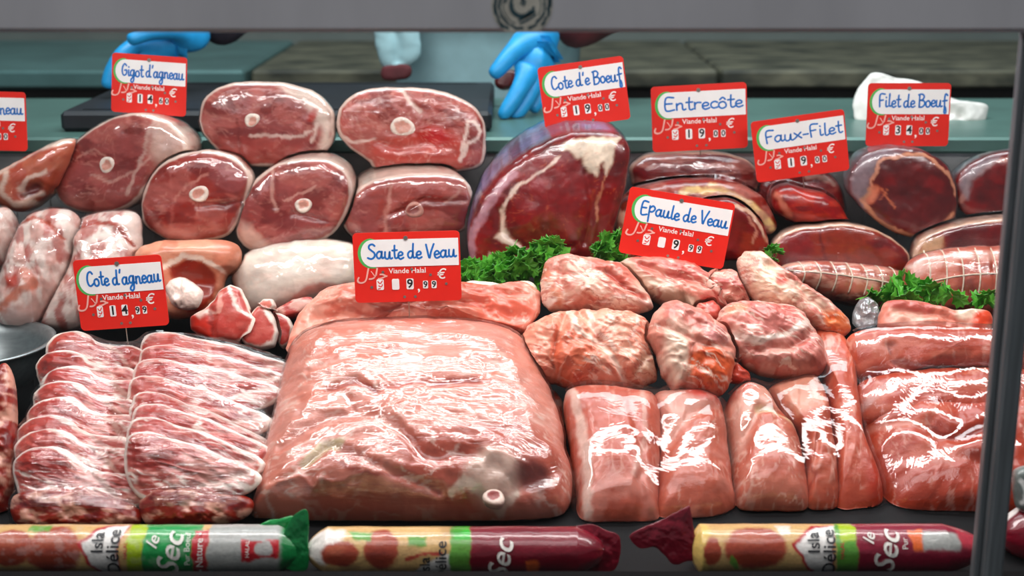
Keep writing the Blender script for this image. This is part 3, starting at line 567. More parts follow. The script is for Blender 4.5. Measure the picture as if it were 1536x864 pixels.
chunk('long bony veal piece with cream fat sloping down at the right of the heap', [(1104, 392), (1116, 377), (1140, 378), (1168, 400), (1206, 426), (1244, 452), (1274, 482), (1276, 498), (1262, 508), (1240, 503), (1215, 488), (1188, 470), (1150, 466), (1132, 450), (1112, 424)], 1.75, 'd0988a', tilt=25,
    ops=[('noise', 'e6ccba', (22, 12), 0.48, 0.07, 0.8), ('poly', [(1118, 400), (1150, 404), (1170, 430), (1195, 450), (1185, 466), (1140, 462), (1120, 430)], 'ead3bc', 0.9, 7), ('blob', (1165, 425), (9, 7), 0, 'c05048', 0.8, 0.5), ('line', [(1160, 395), (1210, 432), (1250, 465)], 10, 'cc8278', 0.7), ('poly', [(1226, 470), (1260, 470), (1278, 494), (1260, 510), (1232, 498)], 'e08a5e', 0.9, 6), ('line', [(1190, 432), (1230, 462)], 3, 'f0dcc8', 0.7)],
    rel=[('crease', [(1150, 400), (1195, 436), (1240, 480)], 6, 0.008), ('bump', (1150, 440), (26, 18), 30, 0.008)])
chunk('rolled veal piece bound with a broad flat band, front left of the heap', [(770, 545), (778, 518), (792, 492), (815, 477), (850, 468), (900, 467), (950, 469), (975, 486), (984, 515), (992, 552), (985, 572), (960, 582), (910, 586), (856, 584), (832, 574), (800, 572), (778, 562)], 1.70, 'dc9c88', tilt=32, hf=0.045, hb=0.055,
    ops=[('noise', 'e8b8a4', (30, 18), 0.5, 0.08, 0.6), ('blob', (860, 545), (34, 40), 15, 'd67f66', 0.85, 0.3), ('line', [(853, 470), (862, 505), (900, 530), (935, 575)], 7, 'f2e0d2', 0.75), ('line', [(880, 470), (886, 500), (920, 535)], 5, 'f0dcd0', 0.7), ('line', [(955, 470), (952, 495), (940, 520)], 4, 'f0dcd0', 0.6), ('poly', [(960, 540), (978, 530), (994, 560), (975, 580), (945, 584)], 'e9cdb6', 0.85, 5), ('line', [(835, 500), (830, 540), (840, 578)], 4, 'c06a54', 0.7), ('vein', 'f0d8c8', 30, 0.012, 0.4)],
    rel=[('crease', [(850, 472), (836, 510), (828, 550), (836, 580)], 6, 0.010), ('crease', [(870, 480), (900, 525), (940, 578)], 6, 0.008), ('bump', (862, 540), (34, 34), 0, 0.008), ('crease', [(945, 584), (965, 545), (985, 530)], 5, 0.008)])
chunk('boxy veal piece with a ragged orange end pointing at the viewer', [(970, 505), (978, 472), (992, 457), (1010, 452), (1040, 462), (1062, 476), (1086, 492), (1100, 520), (1101, 552), (1092, 585), (1072, 595), (1040, 596), (1010, 586), (993, 562), (984, 530)], 1.675, 'd4988a', tilt=30, hf=0.05, hb=0.06, pf=4,
    ops=[('noise', 'e6c4b4', (18, 14), 0.52, 0.07, 0.7), ('poly', [(990, 458), (1040, 464), (1060, 490), (1045, 510), (1005, 490), (985, 480)], 'c98078', 0.7, 6), ('blob', (1066, 510), (24, 14), 20, 'c88a88', 0.8, 0.3), ('poly', [(990, 505), (1025, 520), (1030, 570), (1010, 582), (992, 555)], 'ecd6c4', 0.9, 6), ('poly', [(1030, 545), (1060, 530), (1098, 545), (1090, 588), (1040, 592), (1025, 575)], 'd8704c', 0.9, 7)],
    rel=[('crease', [(985, 498), (1020, 512), (1050, 535), (1095, 530)], 6, 0.007), ('crease', [(1030, 530), (1026, 585)], 5, 0.006), ('crease', [(1000, 470), (1050, 500)], 5, 0.004)])
chunk('round veal shank slice with a white membrane rim on the right of the heap', [(1071, 495), (1078, 470), (1090, 458), (1130, 456), (1180, 462), (1206, 474), (1216, 496), (1234, 520), (1240, 550), (1228, 566), (1195, 566), (1150, 560), (1112, 545), (1088, 522)], 1.69, 'd0948a', tilt=38, hf=0.04, hb=0.05, pf=4,
    ops=[('noise', 'e2c0b4', (18, 12), 0.52, 0.07, 0.6), ('blob', (1148, 490), (44, 26), 5, 'cd8880', 0.9, 0.25), ('line', [(1100, 515), (1130, 528), (1170, 520), (1200, 500), (1212, 478)], 7, 'ecdcd2', 0.9), ('line', [(1125, 462), (1200, 472)], 4, 'ecdcd0', 0.8), ('blob', (1172, 476), (16, 7), 10, 'b25c56', 0.7, 0.5), ('blob', (1100, 478), (16, 9), 0, 'd0906c', 0.6, 0.5), ('poly', [(1205, 500), (1240, 540), (1230, 566), (1180, 564), (1190, 535)], 'b86a60', 0.6, 9)],
    rel=[('crease', [(1092, 505), (1120, 535), (1180, 536), (1212, 510)], 6, 0.007), ('crease', [(1110, 470), (1125, 500)], 7, 0.005), ('bump', (1150, 492), (36, 20), 0, 0.004)])
chunk('dark pink veal bit wedged behind the round shank slice', [(1040, 468), (1050, 456), (1068, 452), (1080, 462), (1076, 482), (1060, 486), (1046, 480)], 1.745, 'c46a60', hf=0.015, hb=0.03)
chunk('pointed reddish veal scrap under the shank slice', [(1092, 560), (1104, 545), (1122, 560), (1128, 572), (1110, 574), (1096, 572)], 1.66, 'c86658', hf=0.01, hb=0.03)

# ------------------------------------------------------------------ lamb, left
LAMB = 'a2605c'
def leg(label, ol, Y, bones=(), base=LAMB, ops=(), rel=(), film='film_leg', **kw):
    d = dict(tilt=8, hf=0.018, hb=0.13, pf=5, pb=2.6, axis=(0.0, 1.0, -0.12), mat='lamb', back='cdb4a8', lump=(0.003, 40), fine=0.0006, edge=1.5); d.update(kw)
    return cut('leg_of_lamb', label, 'meat', ol, Y, base, ops=[('noise', 'b87870', (40, 26), 0.5, 0.06, 0.7), ('noise', '7e3834', (34, 18), 0.57, 0.06, 0.7), ('streak', 'cf9c90', (60, 12), 20, 0.03, 0.5)] + list(ops) + [('vein', 'd8aca0', 40, 0.010, 0.25), ('rim', 5, 'ecd8ca', 0.85)], rel=rel, film=film, bones=bones, **d)
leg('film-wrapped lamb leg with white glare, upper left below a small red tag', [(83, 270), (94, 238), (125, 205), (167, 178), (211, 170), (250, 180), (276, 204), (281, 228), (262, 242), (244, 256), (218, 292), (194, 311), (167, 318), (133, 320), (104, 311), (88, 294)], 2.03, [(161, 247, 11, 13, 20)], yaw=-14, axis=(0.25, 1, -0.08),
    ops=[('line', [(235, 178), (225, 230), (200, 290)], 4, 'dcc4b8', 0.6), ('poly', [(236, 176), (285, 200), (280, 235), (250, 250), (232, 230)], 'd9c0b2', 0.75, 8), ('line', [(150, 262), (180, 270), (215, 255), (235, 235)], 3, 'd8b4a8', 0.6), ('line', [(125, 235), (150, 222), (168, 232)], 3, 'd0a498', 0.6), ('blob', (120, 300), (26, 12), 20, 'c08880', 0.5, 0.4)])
leg('film-wrapped lamb leg top left of centre, thick white fat on its right', [(300, 172), (306, 150), (325, 133), (355, 124), (400, 122), (440, 127), (475, 140), (497, 163), (503, 190), (497, 218), (478, 238), (445, 248), (400, 251), (365, 246), (335, 232), (312, 210), (302, 190)], 2.07, [(378, 180, 12, 10, -30)],
    ops=[('poly', [(420, 126), (470, 136), (500, 170), (498, 220), (480, 238), (484, 200), (470, 165), (445, 150)], 'ead8ca', 0.9, 7), ('line', [(378, 202), (430, 206), (455, 206), (475, 196)], 3, 'e4d0c4', 0.8), ('poly', [(330, 205), (380, 205), (460, 212), (440, 246), (380, 248), (340, 232)], 'a8544c', 0.6, 6), ('line', [(360, 180), (362, 235)], 2, '7c3430', 0.6), ('blob', (473, 172), (6, 9), 20, 'b8443c', 0.8, 0.4), ('line', [(478, 185), (470, 215)], 4, 'e6d2c6', 0.8)],
    rel=[('crease', [(362, 190), (362, 235)], 4, 0.003)])
leg('pink lamb leg with a white ring of bone, top right of the lamb pile', [(505, 187), (510, 162), (528, 143), (555, 133), (590, 131), (640, 133), (680, 143), (712, 160), (727, 185), (729, 215), (724, 245), (700, 256), (650, 259), (600, 259), (566, 256), (550, 240), (525, 222), (510, 205)], 2.07, [(604, 190, 19, 14, 8)], base='b87068', film='film', yaw=4,
    ops=[('line', [(601, 134), (615, 150), (630, 168)], 4, 'ecd6c8', 0.9), ('line', [(515, 205), (530, 213), (550, 211), (562, 207)], 3, 'ecd4c8', 0.9), ('poly', [(560, 212), (620, 200), (680, 196), (700, 230), (690, 255), (575, 256), (556, 238)], 'c0665c', 0.8, 9), ('blob', (652, 204), (28, 14), 10, 'b8342c', 0.7, 0.6), ('line', [(690, 225), (697, 200), (703, 181), (712, 184), (722, 198), (716, 208), (700, 215), (690, 240)], 4, 'f0ddd0', 0.9), ('line', [(635, 180), (660, 186), (690, 190)], 3, '8c3630', 0.6), ('vein', 'e0b4a8', 16, 0.02, 0.4), ('line', [(590, 175), (570, 185), (565, 200)], 3, 'd09a90', 0.5)],
    rel=[('crease', [(602, 134), (630, 168)], 4, 0.002), ('crease', [(566, 212), (600, 222), (640, 215)], 6, 0.004), ('bump', (640, 235), (50, 14), 0, 0.006)], fine=0.0015)
leg('red wrapped lamb leg in the middle row with an off-white oval bone', [(213, 315), (217, 285), (232, 258), (255, 238), (290, 227), (325, 226), (355, 237), (375, 258), (378, 280), (368, 310), (350, 345), (330, 358), (290, 364), (255, 360), (232, 348), (217, 335)], 1.985, [(299, 291, 15, 12, -15)], base='9c4c44',
    ops=[('blob', (345, 262), (30, 22), 20, 'a0605e', 0.9, 0.15), ('line', [(268, 300), (285, 275), (315, 262)], 3, 'd09a8e', 0.7), ('line', [(310, 310), (340, 308), (368, 302)], 3, '74302c', 0.7), ('poly', [(235, 340), (262, 336), (290, 352), (295, 364), (250, 362)], 'd0948a', 0.8, 6), ('line', [(260, 262), (266, 300), (258, 335)], 3, 'b87870', 0.6)],
    rel=[('crease', [(300, 306), (340, 308), (372, 300)], 5, 0.004)])
leg('mauve wrapped lamb leg in the middle row, its bone set right of centre', [(355, 345), (357, 320), (365, 295), (385, 268), (415, 248), (450, 238), (485, 238), (510, 248), (525, 265), (528, 290), (522, 315), (505, 345), (485, 360), (455, 368), (425, 380), (400, 382), (375, 375), (360, 362)], 1.985, [(455, 308, 13, 11, -10)], axis=(0.1, 1, 0.06),
    ops=[('line', [(412, 255), (412, 300), (418, 318)], 4, 'd0a89c', 0.8), ('line', [(430, 300), (450, 288), (475, 278)], 3, 'd8aca0', 0.8), ('line', [(455, 322), (480, 330), (508, 330)], 3, '7a3a38', 0.6), ('poly', [(360, 330), (375, 335), (400, 360), (430, 376), (395, 382), (362, 365)], 'dcbcae', 0.85, 6), ('blob', (430, 330), (24, 12), 10, '8c4442', 0.6, 0.5)],
    rel=[('crease', [(412, 255), (414, 310)], 4, 0.003), ('crease', [(440, 320), (500, 332)], 5, 0.003)])
leg('wrapped lamb leg partly behind the centre tag, its bone hollow and dark', [(512, 330), (518, 305), (535, 285), (560, 270), (600, 262), (640, 260), (680, 262), (702, 275), (711, 300), (708, 325), (695, 345), (660, 355), (600, 362), (550, 364), (525, 352)], 2.0, [(622, 315, 14, 12, 0, 'c08878', '8e463e')], axis=(-0.25, 1, 0.14),
    ops=[('poly', [(555, 275), (640, 262), (702, 280), (650, 290), (590, 310), (560, 330)], 'ac645c', 0.7, 6), ('line', [(590, 275), (582, 320), (580, 345)], 4, 'd0a094', 0.8), ('line', [(590, 318), (620, 300), (660, 296), (700, 300)], 3, '7c3632', 0.7), ('line', [(690, 285), (670, 300)], 3, 'd8b0a4', 0.6)],
    rel=[('crease', [(585, 275), (582, 345)], 5, 0.003), ('crease', [(590, 318), (640, 300), (700, 302)], 5, 0.003)])
# rolled breast at the far left
cut('lamb_roll', 'wrapped rolled lamb breast at far left with its dark hollow end showing', 'meat', [(-14, 272), (0, 258), (22, 246), (55, 228), (88, 212), (108, 208), (118, 216), (110, 240), (97, 264), (84, 282), (66, 298), (50, 312), (28, 318), (4, 310), (-14, 295)], 2.03, 'bf7a66', tilt=15, hf=0.035, hb=0.08, pf=2.6, mat='lamb', back='d8c0b0', film='film_leg',
    ops=[('noise', 'a8564a', (20, 14), 0.52, 0.08, 0.6), ('line', [(0, 262), (30, 245), (60, 228), (108, 209)], 9, 'ecd8c8', 0.9), ('line', [(20, 262), (14, 290), (30, 308), (55, 305)], 7, 'e8d0c0', 0.9), ('line', [(80, 260), (52, 268), (38, 284), (50, 298), (68, 292)], 5, 'ecd8ca', 0.9), ('blob', (54, 288), (16, 9), -20, '5c201c', 0.9, 0.4)],
    rel=[('crease', [(46, 290), (64, 284)], 9, 0.015)])
def shank(label, ol, Y, ops=(), **kw):
    d = dict(tilt=28, hf=0.04, hb=0.05, pf=2.4, pb=2.4, mat='lamb', back='c8a8a0', lump=(0.004, 26), fine=0.001); d.update(kw)
    return cut('lamb_shank', label, 'meat', ol, Y, 'd4b0a6', ops=[('noise', 'eee0d6', (16, 30), 0.47, 0.08, 0.8), ('noise', 'b06660', (14, 30), 0.58, 0.06, 0.7)] + list(ops), film='film_leg', **d)
shank('whitish wrapped lamb shank at left with a red notch near its lower end', [(-6, 440), (8, 400), (25, 356), (45, 326), (75, 315), (108, 317), (122, 334), (112, 366), (102, 400), (90, 430), (70, 462), (50, 486), (20, 488), (-4, 480)], 1.90,
    ops=[('line', [(30, 342), (60, 332), (90, 345), (102, 362)], 4, 'b4604e', 0.9), ('poly', [(20, 425), (40, 420), (45, 440), (25, 445)], 'b84c3c', 0.85, 5), ('line', [(50, 415), (62, 435), (35, 455), (10, 470)], 8, 'c47a64', 0.8)], rel=[('crease', [(30, 342), (70, 334), (104, 365)], 4, 0.004)])
shank('wrapped lamb shank immediately behind the front left tag', [(62, 490), (76, 458), (96, 420), (112, 376), (108, 345), (130, 326), (170, 318), (205, 320), (213, 345), (210, 385), (192, 425), (150, 470), (110, 494), (80, 496)], 1.915,
    ops=[('line', [(118, 352), (150, 338), (185, 350), (204, 372)], 5, 'a8564a', 0.9), ('line', [(125, 385), (160, 360), (190, 375)], 8, 'f0e4da', 0.7)], rel=[('crease', [(118, 352), (160, 340), (204, 374)], 4, 0.004)])
shank('lamb shank cut off by the left edge of the picture', [(-30, 330), (-6, 316), (14, 314), (24, 330), (22, 362), (10, 392), (-8, 408), (-30, 410)], 1.93)
# shoulder and fat saddle below the legs
cut('lamb_shoulder', 'orange-skinned lamb shoulder with a white knob of bone, right of the front left tag', 'meat', [(205, 380), (236, 364), (300, 361), (345, 362), (362, 376), (356, 398), (338, 412), (330, 440), (312, 470), (280, 477), (246, 476), (222, 462), (208, 420)], 1.90, 'cf937e', tilt=25, hf=0.03, hb=0.08, mat='lamb', back='d8a890',
    ops=[('noise', 'e6b49c', (26, 14), 0.5, 0.08, 0.6), ('poly', [(262, 408), (290, 394), (315, 402), (330, 420), (325, 450), (305, 474), (285, 470), (290, 440), (265, 420)], '8a3a30', 0.95, 4), ('line', [(248, 412), (280, 392), (310, 396), (336, 408)], 5, 'f0dccc', 0.95), ('poly', [(225, 430), (250, 425), (262, 440), (252, 476), (225, 474)], '9a3e34', 0.9, 5)],
    rel=[('crease', [(280, 430), (318, 430)], 18, 0.012), ('bump', (290, 384), (60, 14), 0, 0.008)])
kn = [o for o in bpy.data.objects if o.name.startswith('lamb_shoulder')][0]
for (ol, Y, c) in (([(250, 428), (268, 415), (290, 424), (306, 440), (300, 462), (282, 466), (264, 462), (252, 448)], 1.868, 'efd9cc'),):
    k = piece('bone', ol, Y, c, tilt=20, hf=0.018, hb=0.03, pf=2.5, mat='bone', rel=[('crease', [(272, 425), (276, 460)], 4, 0.004), ('bump', (268, 452), (8, 8), 0, 0.005)], lump=(0.003, 12), res=2); adopt(kn, k['ob'])
cut('lamb_saddle', 'smooth white-fat lamb saddle under the lamb legs left of the centre tag', 'meat', [(348, 410), (362, 388), (400, 372), (450, 363), (500, 362), (532, 370), (545, 398), (534, 432), (490, 452), (440, 470), (405, 480), (376, 470), (356, 440)], 1.93, 'ece0d2', tilt=28, hf=0.05, hb=0.07, pf=2.6, mat='lamb', back='e0d0c4', film='film_leg',
    ops=[('noise', 'e8c8b8', (40, 30), 0.55, 0.08, 0.6), ('line', [(425, 474), (450, 455), (480, 440), (520, 435)], 8, 'd6897c', 0.7), ('blob', (405, 474), (30, 10), -10, 'b0605a', 0.7, 0.5)])
# loose chops
CHK = dict(sharp=True)
CH = [('noise', 'c47a72', (16, 10), 0.52, 0.07, 0.6), ('rim', 4, 'f0e0d4', 0.95)]
cut('lamb_chop', 'thick loose lamb chop with sawn bone, leftmost of the loose chops behind the rack', 'meat', [(286, 494), (286, 476), (308, 463), (322, 450), (330, 436), (346, 427), (362, 434), (376, 460), (386, 482), (378, 502), (356, 516), (320, 511), (296, 503)], 1.79, 'b8605a', tilt=25, hf=0.016, hb=0.035, pf=6, mat='lamb', sharp=True,
    ops=CH + [('poly', [(286, 474), (318, 468), (322, 508), (288, 498)], 'c0524a', 0.8, 3), ('poly', [(290, 472), (316, 466), (330, 470), (306, 480)], 'ecd6ca', 0.8, 3), ('line', [(346, 432), (362, 470), (380, 480)], 4, 'f2e4da', 0.9), ('line', [(335, 445), (330, 470)], 5, 'e0b0a4', 0.8), ('line', [(320, 470), (322, 505)], 3, '7c2c28', 0.6)], rel=[('crease', [(320, 468), (322, 508)], 5, 0.006)])
cut('lamb_chop', 'loose lamb chop with a curved white fat edge, second from left behind the rack', 'meat', [(362, 508), (370, 484), (380, 466), (390, 457), (402, 462), (412, 476), (418, 500), (412, 520), (392, 526), (372, 520)], 1.785, 'b9655f', tilt=25, hf=0.012, hb=0.03, pf=6, mat='lamb', sharp=True, ops=CH + [('line', [(402, 462), (417, 492), (412, 520), (385, 524)], 5, 'f2e6dc', 0.95)])
cut('lamb_chop', 'dark loose lamb chop sitting against the veal sheet', 'meat', [(404, 470), (420, 470), (434, 476), (442, 492), (436, 516), (424, 524), (412, 510)], 1.80, 'a8504c', tilt=25, hf=0.012, hb=0.03, mat='lamb', sharp=True, ops=CH)
cut('lamb_chop', 'small fatty lamb chop tip standing behind the second loose chop', 'meat', [(388, 458), (396, 450), (410, 449), (414, 460), (406, 468), (394, 466)], 1.80, 'd08c80', tilt=25, hf=0.012, hb=0.03, mat='lamb', sharp=True, ops=CH)
cut('lamb_chop', 'red lamb scrap lying between the white-fat saddle and the veal sheet', 'meat', [(410, 468), (440, 450), (468, 446), (474, 458), (450, 474), (424, 480)], 1.84, 'b4605a', tilt=30, hf=0.012, hb=0.03, mat='lamb', sharp=True, ops=[('noise', 'e4c4b8', (14, 8), 0.5, 0.06, 0.7)])
# rack of chops under film: two rows leaning back like dominoes
ORD = ['front', 'second', 'third', 'fourth', 'fifth', 'sixth', 'seventh', 'eighth']
items = []
LT = [(18, 707), (23, 689), (43, 675), (76, 672), (101, 682), (116, 698), (147, 710), (183, 715), (214, 740), (208, 758), (171, 764), (130, 772), (92, 784), (40, 772), (25, 740)]
RT = [(196, 655), (226, 646), (260, 658), (300, 670), (336, 689), (382, 713), (384, 731), (352, 750), (300, 752), (262, 752), (222, 752), (200, 735), (190, 700)]
for side, T, eye in (('left', LT, (66, 700)), ('right', RT, (236, 684))):
    T = np.array(T, float)
    for k in range(8):
        s = k / 7.0
        if side == 'left': x0a, x1a, yt = 14 + 52 * s, 226 - 2 * s, 672 - 166 * s
        else: x0a, x1a, yt = 184 + 20 * s, 386 + 46 * s, 646 - 144 * s
        sx = (x1a - x0a) / (T[:, 0].max() - T[:, 0].min()); sy = 0.98 - 0.22 * s
        jx, jy, jr = random.uniform(-9, 9), random.uniform(-4, 4), random.uniform(-0.08, 0.08) - (0.14 * s if side == 'left' else 0.0)
        def mp(q):
            q = np.asarray(q, float).reshape(-1, 2); u = (q[:, 0] - T[:, 0].min()) * sx; v = (q[:, 1] - T[:, 1].min()) * sy
            return np.column_stack([x0a + jx + u - jr * v, yt + jy + v + jr * u])
        ex, ey = mp([eye])[0]
        I = piece('flesh', mp(T), 1.505 + 0.030 * k, ['b8665e', 'b05850', 'be706a'][k % 3], tilt=38, yaw=random.uniform(-4, 4), hf=0.010, hb=0.016, pf=5, pb=4, mat='lamb', back='cf9a90',
                  ops=[('noise', 'dba89e', (26, 10), 0.52, 0.07, 0.8), ('streak', 'f4e8de', (60, 9), 14, 0.06, 0.9), ('blob', (ex, ey), (40 * sx, 24 * sy), 10, ['a84a42', 'b05650', 'b86058'][(k * 2) % 3], 0.9, 0.2),
                       ('line', mp([T[3], T[5], T[7] if side == 'left' else T[5], T[8] if side == 'left' else T[6]]), 7, 'f2e6dc', 0.8), ('line', mp([T[5], (T[5] + T[10]) / 2 + (10, 0), T[10]]), 5, 'e6ccc0', 0.7), ('rim', 6, 'f2e6dc', 0.95)],
                  rel=[('bump', (ex, ey), (40 * sx, 22 * sy), 0, 0.006), ('crease', mp([T[5], T[10]]), 6, 0.004)], lump=(0.005, 20), fine=0.001, res=2.6, ridge=(0.003, (50, 12), 14))
        e = empty('lamb_chop', thing_loc(I)); adopt(e, I['ob']); items.append(I['VF'])
        tag(e, 'frontmost lamb chop in the %s column of the film-covered rack' % side if k == 0 else ('rearmost lamb chop in the %s column of the film-covered rack' % side if k == 7 else '%s lamb chop from the front, %s column of the film-covered rack' % (ORD[k], side)), 'lamb chop', 'lamb chops in the film-covered rack')
under = []
for label, ol, Y in (('dark meaty lamb offcut under the front left chop of the rack', [(20, 745), (60, 735), (130, 742), (190, 752), (214, 772), (200, 790), (120, 792), (40, 790), (18, 775)], 1.485),
                     ('dark bony lamb offcut under the front right chop of the rack', [(214, 742), (260, 730), (330, 738), (376, 748), (374, 772), (330, 788), (240, 790), (214, 780)], 1.485),
                     ('wine-red lamb piece at the left edge beside the rack', [(-30, 600), (-10, 560), (10, 545), (20, 575), (22, 640), (24, 720), (10, 770), (-30, 770)], 1.56)):
    I = cut('lamb_offcut', label, 'meat', ol, Y, '94443c', tilt=30, hf=0.018, hb=0.04, pf=3, mat='lamb', ops=[('noise', 'dcb4a4', (22, 10), 0.54, 0.06, 0.8), ('noise', '6c2824', (18, 12), 0.58, 0.05, 0.7)], rel=[], lump=(0.006, 18)); under.append(I['VF'])
f = drape('stretch_film', [(-24, 700), (10, 620), (50, 545), (85, 505), (150, 488), (230, 484), (330, 492), (405, 510), (434, 535), (425, 600), (404, 690), (390, 765), (340, 792), (200, 796), (60, 796), (-20, 790)], 1.60, 50, items + under[:2], 'film_lamb', off=0.003, passes=7, floor=-0.05)
tag(f, 'tight creased stretch film covering the rack of lamb chops', 'plastic film')

# ------------------------------------------------------------------ beef and roasts, back right
BF = '74170f'
def roast(name, label, ol, Y, base=BF, **kw):
    d = dict(tilt=8, hf=0.012, hb=0.10, pf=6, pb=2.8, axis=(0, 1, -0.05), mat='beef', back='b59a98', lump=(0.003, 36), fine=0.0004); d.update(kw)
    d['ops'] = [('noise', '8e3026', (40, 30), 0.52, 0.08, 0.5), ('noise', '561310', (30, 24), 0.56, 0.07, 0.5)] + list(d.get('ops', ()))
    return cut(name, label, 'meat', ol, Y, base, **d)
roast('beef_rib', 'big dark red beef rib in bluish wrap with a cream fat cap', [(702, 366), (707, 332), (722, 296), (748, 262), (780, 234), (812, 215), (850, 200), (888, 197), (925, 202), (943, 218), (942, 252), (934, 292), (924, 332), (912, 366), (890, 388), (850, 394), (800, 402), (740, 404), (710, 398)], 1.95, tilt=8, hf=0.018, hb=0.17, axis=(-0.10, 1, 0.22), back='8c86a0', film='film_blue',
    ops=[('noise', '9c3226', (50, 36), 0.5, 0.1, 0.5), ('poly', [(838, 222), (870, 206), (905, 203), (930, 206), (918, 236), (908, 262), (900, 244), (892, 262), (880, 258), (872, 238), (855, 228)], 'efe0cc', 0.97, 3), ('line', [(836, 236), (815, 255), (785, 272), (765, 292), (752, 312)], 4, 'ead6c8', 0.95),
         ('line', [(752, 312), (752, 335), (760, 355), (778, 368)], 6, 'e6cdbc', 0.95), ('poly', [(742, 356), (760, 340), (780, 362), (770, 368)], 'ecd8c8', 0.9, 3), ('line', [(735, 380), (740, 395), (750, 404)], 5, 'e6cdbc', 0.9), ('line', [(772, 262), (735, 300), (712, 345), (706, 390)], 9, 'c8a0a8', 0.8), ('line', [(890, 285), (887, 320), (880, 360)], 3, 'b06a58', 0.5),
         ('vein', 'c88c78', 22, 0.010, 0.35), ('poly', [(886, 300), (914, 300), (906, 366), (880, 388), (870, 370)], '7a2c24', 0.7, 8), ('line', [(905, 262), (895, 300), (892, 330)], 3, 'd0a088', 0.6), ('blob', (805, 275), (14, 10), 20, 'a86a70', 0.5, 0.5)],
    rel=[('crease', [(880, 258), (886, 310), (878, 365)], 5, 0.006), ('crease', [(752, 312), (756, 345), (790, 368), (860, 370)], 5, 0.005), ('bump', (820, 310), (60, 50), -30, 0.008)])
roast('beef_entrecote', 'brownish beef entrecote at the back beneath the middle white-faced tag', [(944, 262), (950, 244), (980, 230), (1040, 226), (1098, 232), (1130, 248), (1138, 275), (1120, 300), (1060, 300), (1000, 296), (955, 285)], 2.07, '7a3a36', ops=[('noise', 'b08078', (40, 8), 0.52, 0.06, 0.7), ('rim', 5, 'c8a898', 0.8)], film='film', hf=0.03, pf=3)
roast('beef_entrecote', 'beef entrecote with a band of yellowed fat, behind the tilted veal tag', [(936, 300), (950, 284), (1000, 272), (1050, 268), (1100, 272), (1140, 292), (1160, 322), (1164, 342), (1150, 352), (1124, 338), (1060, 334), (980, 340), (940, 330)], 2.02, '85403a', ops=[('line', [(1020, 290), (1070, 280), (1110, 296), (1140, 320), (1156, 345)], 9, 'd8bd90', 0.95), ('noise', 'b08078', (30, 10), 0.55, 0.06, 0.6)], hf=0.03, pf=3)
roast('beef_entrecote', 'cut face of a dark beef entrecote peeking out right of the tilted veal tag', [(1040, 315), (1070, 300), (1098, 300), (1124, 314), (1144, 336), (1152, 364), (1146, 382), (1110, 390), (1060, 388), (1040, 360)], 1.97, '7c2a22', ops=[('line', [(1096, 306), (1126, 320), (1144, 345), (1148, 362)], 4, 'd8b8a4', 0.9), ('poly', [(1112, 345), (1150, 355), (1148, 384), (1100, 388)], '9a4a34', 0.8, 6), ('line', [(1120, 325), (1134, 345), (1128, 360)], 3, 'cc9c8c', 0.7)])
roast('beef_entrecote', 'narrow reddish beef end showing left of the tilted veal tag beside the beef rib', [(922, 320), (934, 300), (952, 292), (966, 300), (970, 340), (962, 380), (940, 392), (922, 370)], 1.985, 'a05a4c', ops=[('noise', 'd8b09c', (12, 18), 0.5, 0.06, 0.8)], hf=0.02, hb=0.06)
roast('beef_sirloin', 'rear beef sirloin end beneath the right-leaning tag', [(1134, 285), (1142, 262), (1175, 250), (1225, 250), (1252, 268), (1266, 300), (1262, 322), (1220, 322), (1160, 318)], 2.07, '7e3634', ops=[('noise', 'a86a64', (30, 12), 0.54, 0.07, 0.6), ('line', [(1205, 264), (1230, 262), (1245, 276)], 6, 'd0b0a4', 0.7)], film='film', hf=0.03, pf=3)
roast('beef_sirloin', 'red wedge-shaped beef sirloin in front of the rear sirloin end', [(1158, 296), (1162, 284), (1180, 276), (1210, 284), (1240, 292), (1258, 306), (1272, 332), (1268, 342), (1235, 342), (1195, 334), (1172, 322), (1160, 312)], 2.02, '8e3833', hf=0.03, pf=3, hb=0.10, ops=[('noise', 'b85a52', (24, 8), 0.5, 0.07, 0.6), ('line', [(1160, 288), (1168, 305), (1180, 325)], 6, 'c88a7a', 0.8)])
FLT = [('line', [(1300, 285), (1292, 300), (1308, 322), (1330, 340), (1365, 352), (1400, 348), (1428, 322)], 4, 'd2a084', 0.8)]
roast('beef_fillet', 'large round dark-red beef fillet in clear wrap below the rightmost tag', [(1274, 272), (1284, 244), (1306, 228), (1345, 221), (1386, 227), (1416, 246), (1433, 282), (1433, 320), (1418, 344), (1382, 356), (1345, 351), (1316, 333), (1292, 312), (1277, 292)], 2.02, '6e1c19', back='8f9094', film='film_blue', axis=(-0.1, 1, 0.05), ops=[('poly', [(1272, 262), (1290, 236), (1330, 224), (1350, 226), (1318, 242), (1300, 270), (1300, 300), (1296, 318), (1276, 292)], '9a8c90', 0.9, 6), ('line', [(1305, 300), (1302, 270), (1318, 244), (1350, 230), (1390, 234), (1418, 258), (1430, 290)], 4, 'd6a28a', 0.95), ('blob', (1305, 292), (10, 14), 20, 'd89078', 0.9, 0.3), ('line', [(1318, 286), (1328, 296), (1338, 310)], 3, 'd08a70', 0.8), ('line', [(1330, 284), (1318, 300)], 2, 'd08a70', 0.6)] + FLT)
roast('beef_fillet', 'second dark-red wrapped beef fillet cut off behind the glass post', [(1432, 290), (1438, 262), (1462, 242), (1500, 228), (1545, 226), (1572, 250), (1574, 310), (1540, 334), (1480, 330), (1444, 318)], 2.03, '6e1d1b', back='8f9094', film='film_blue', ops=[('line', [(1440, 300), (1450, 268), (1490, 240), (1540, 232)], 5, 'c89a90', 0.8), ('poly', [(1434, 275), (1450, 250), (1500, 230), (1490, 244), (1456, 270), (1446, 300)], '9a9498', 0.8, 5)])
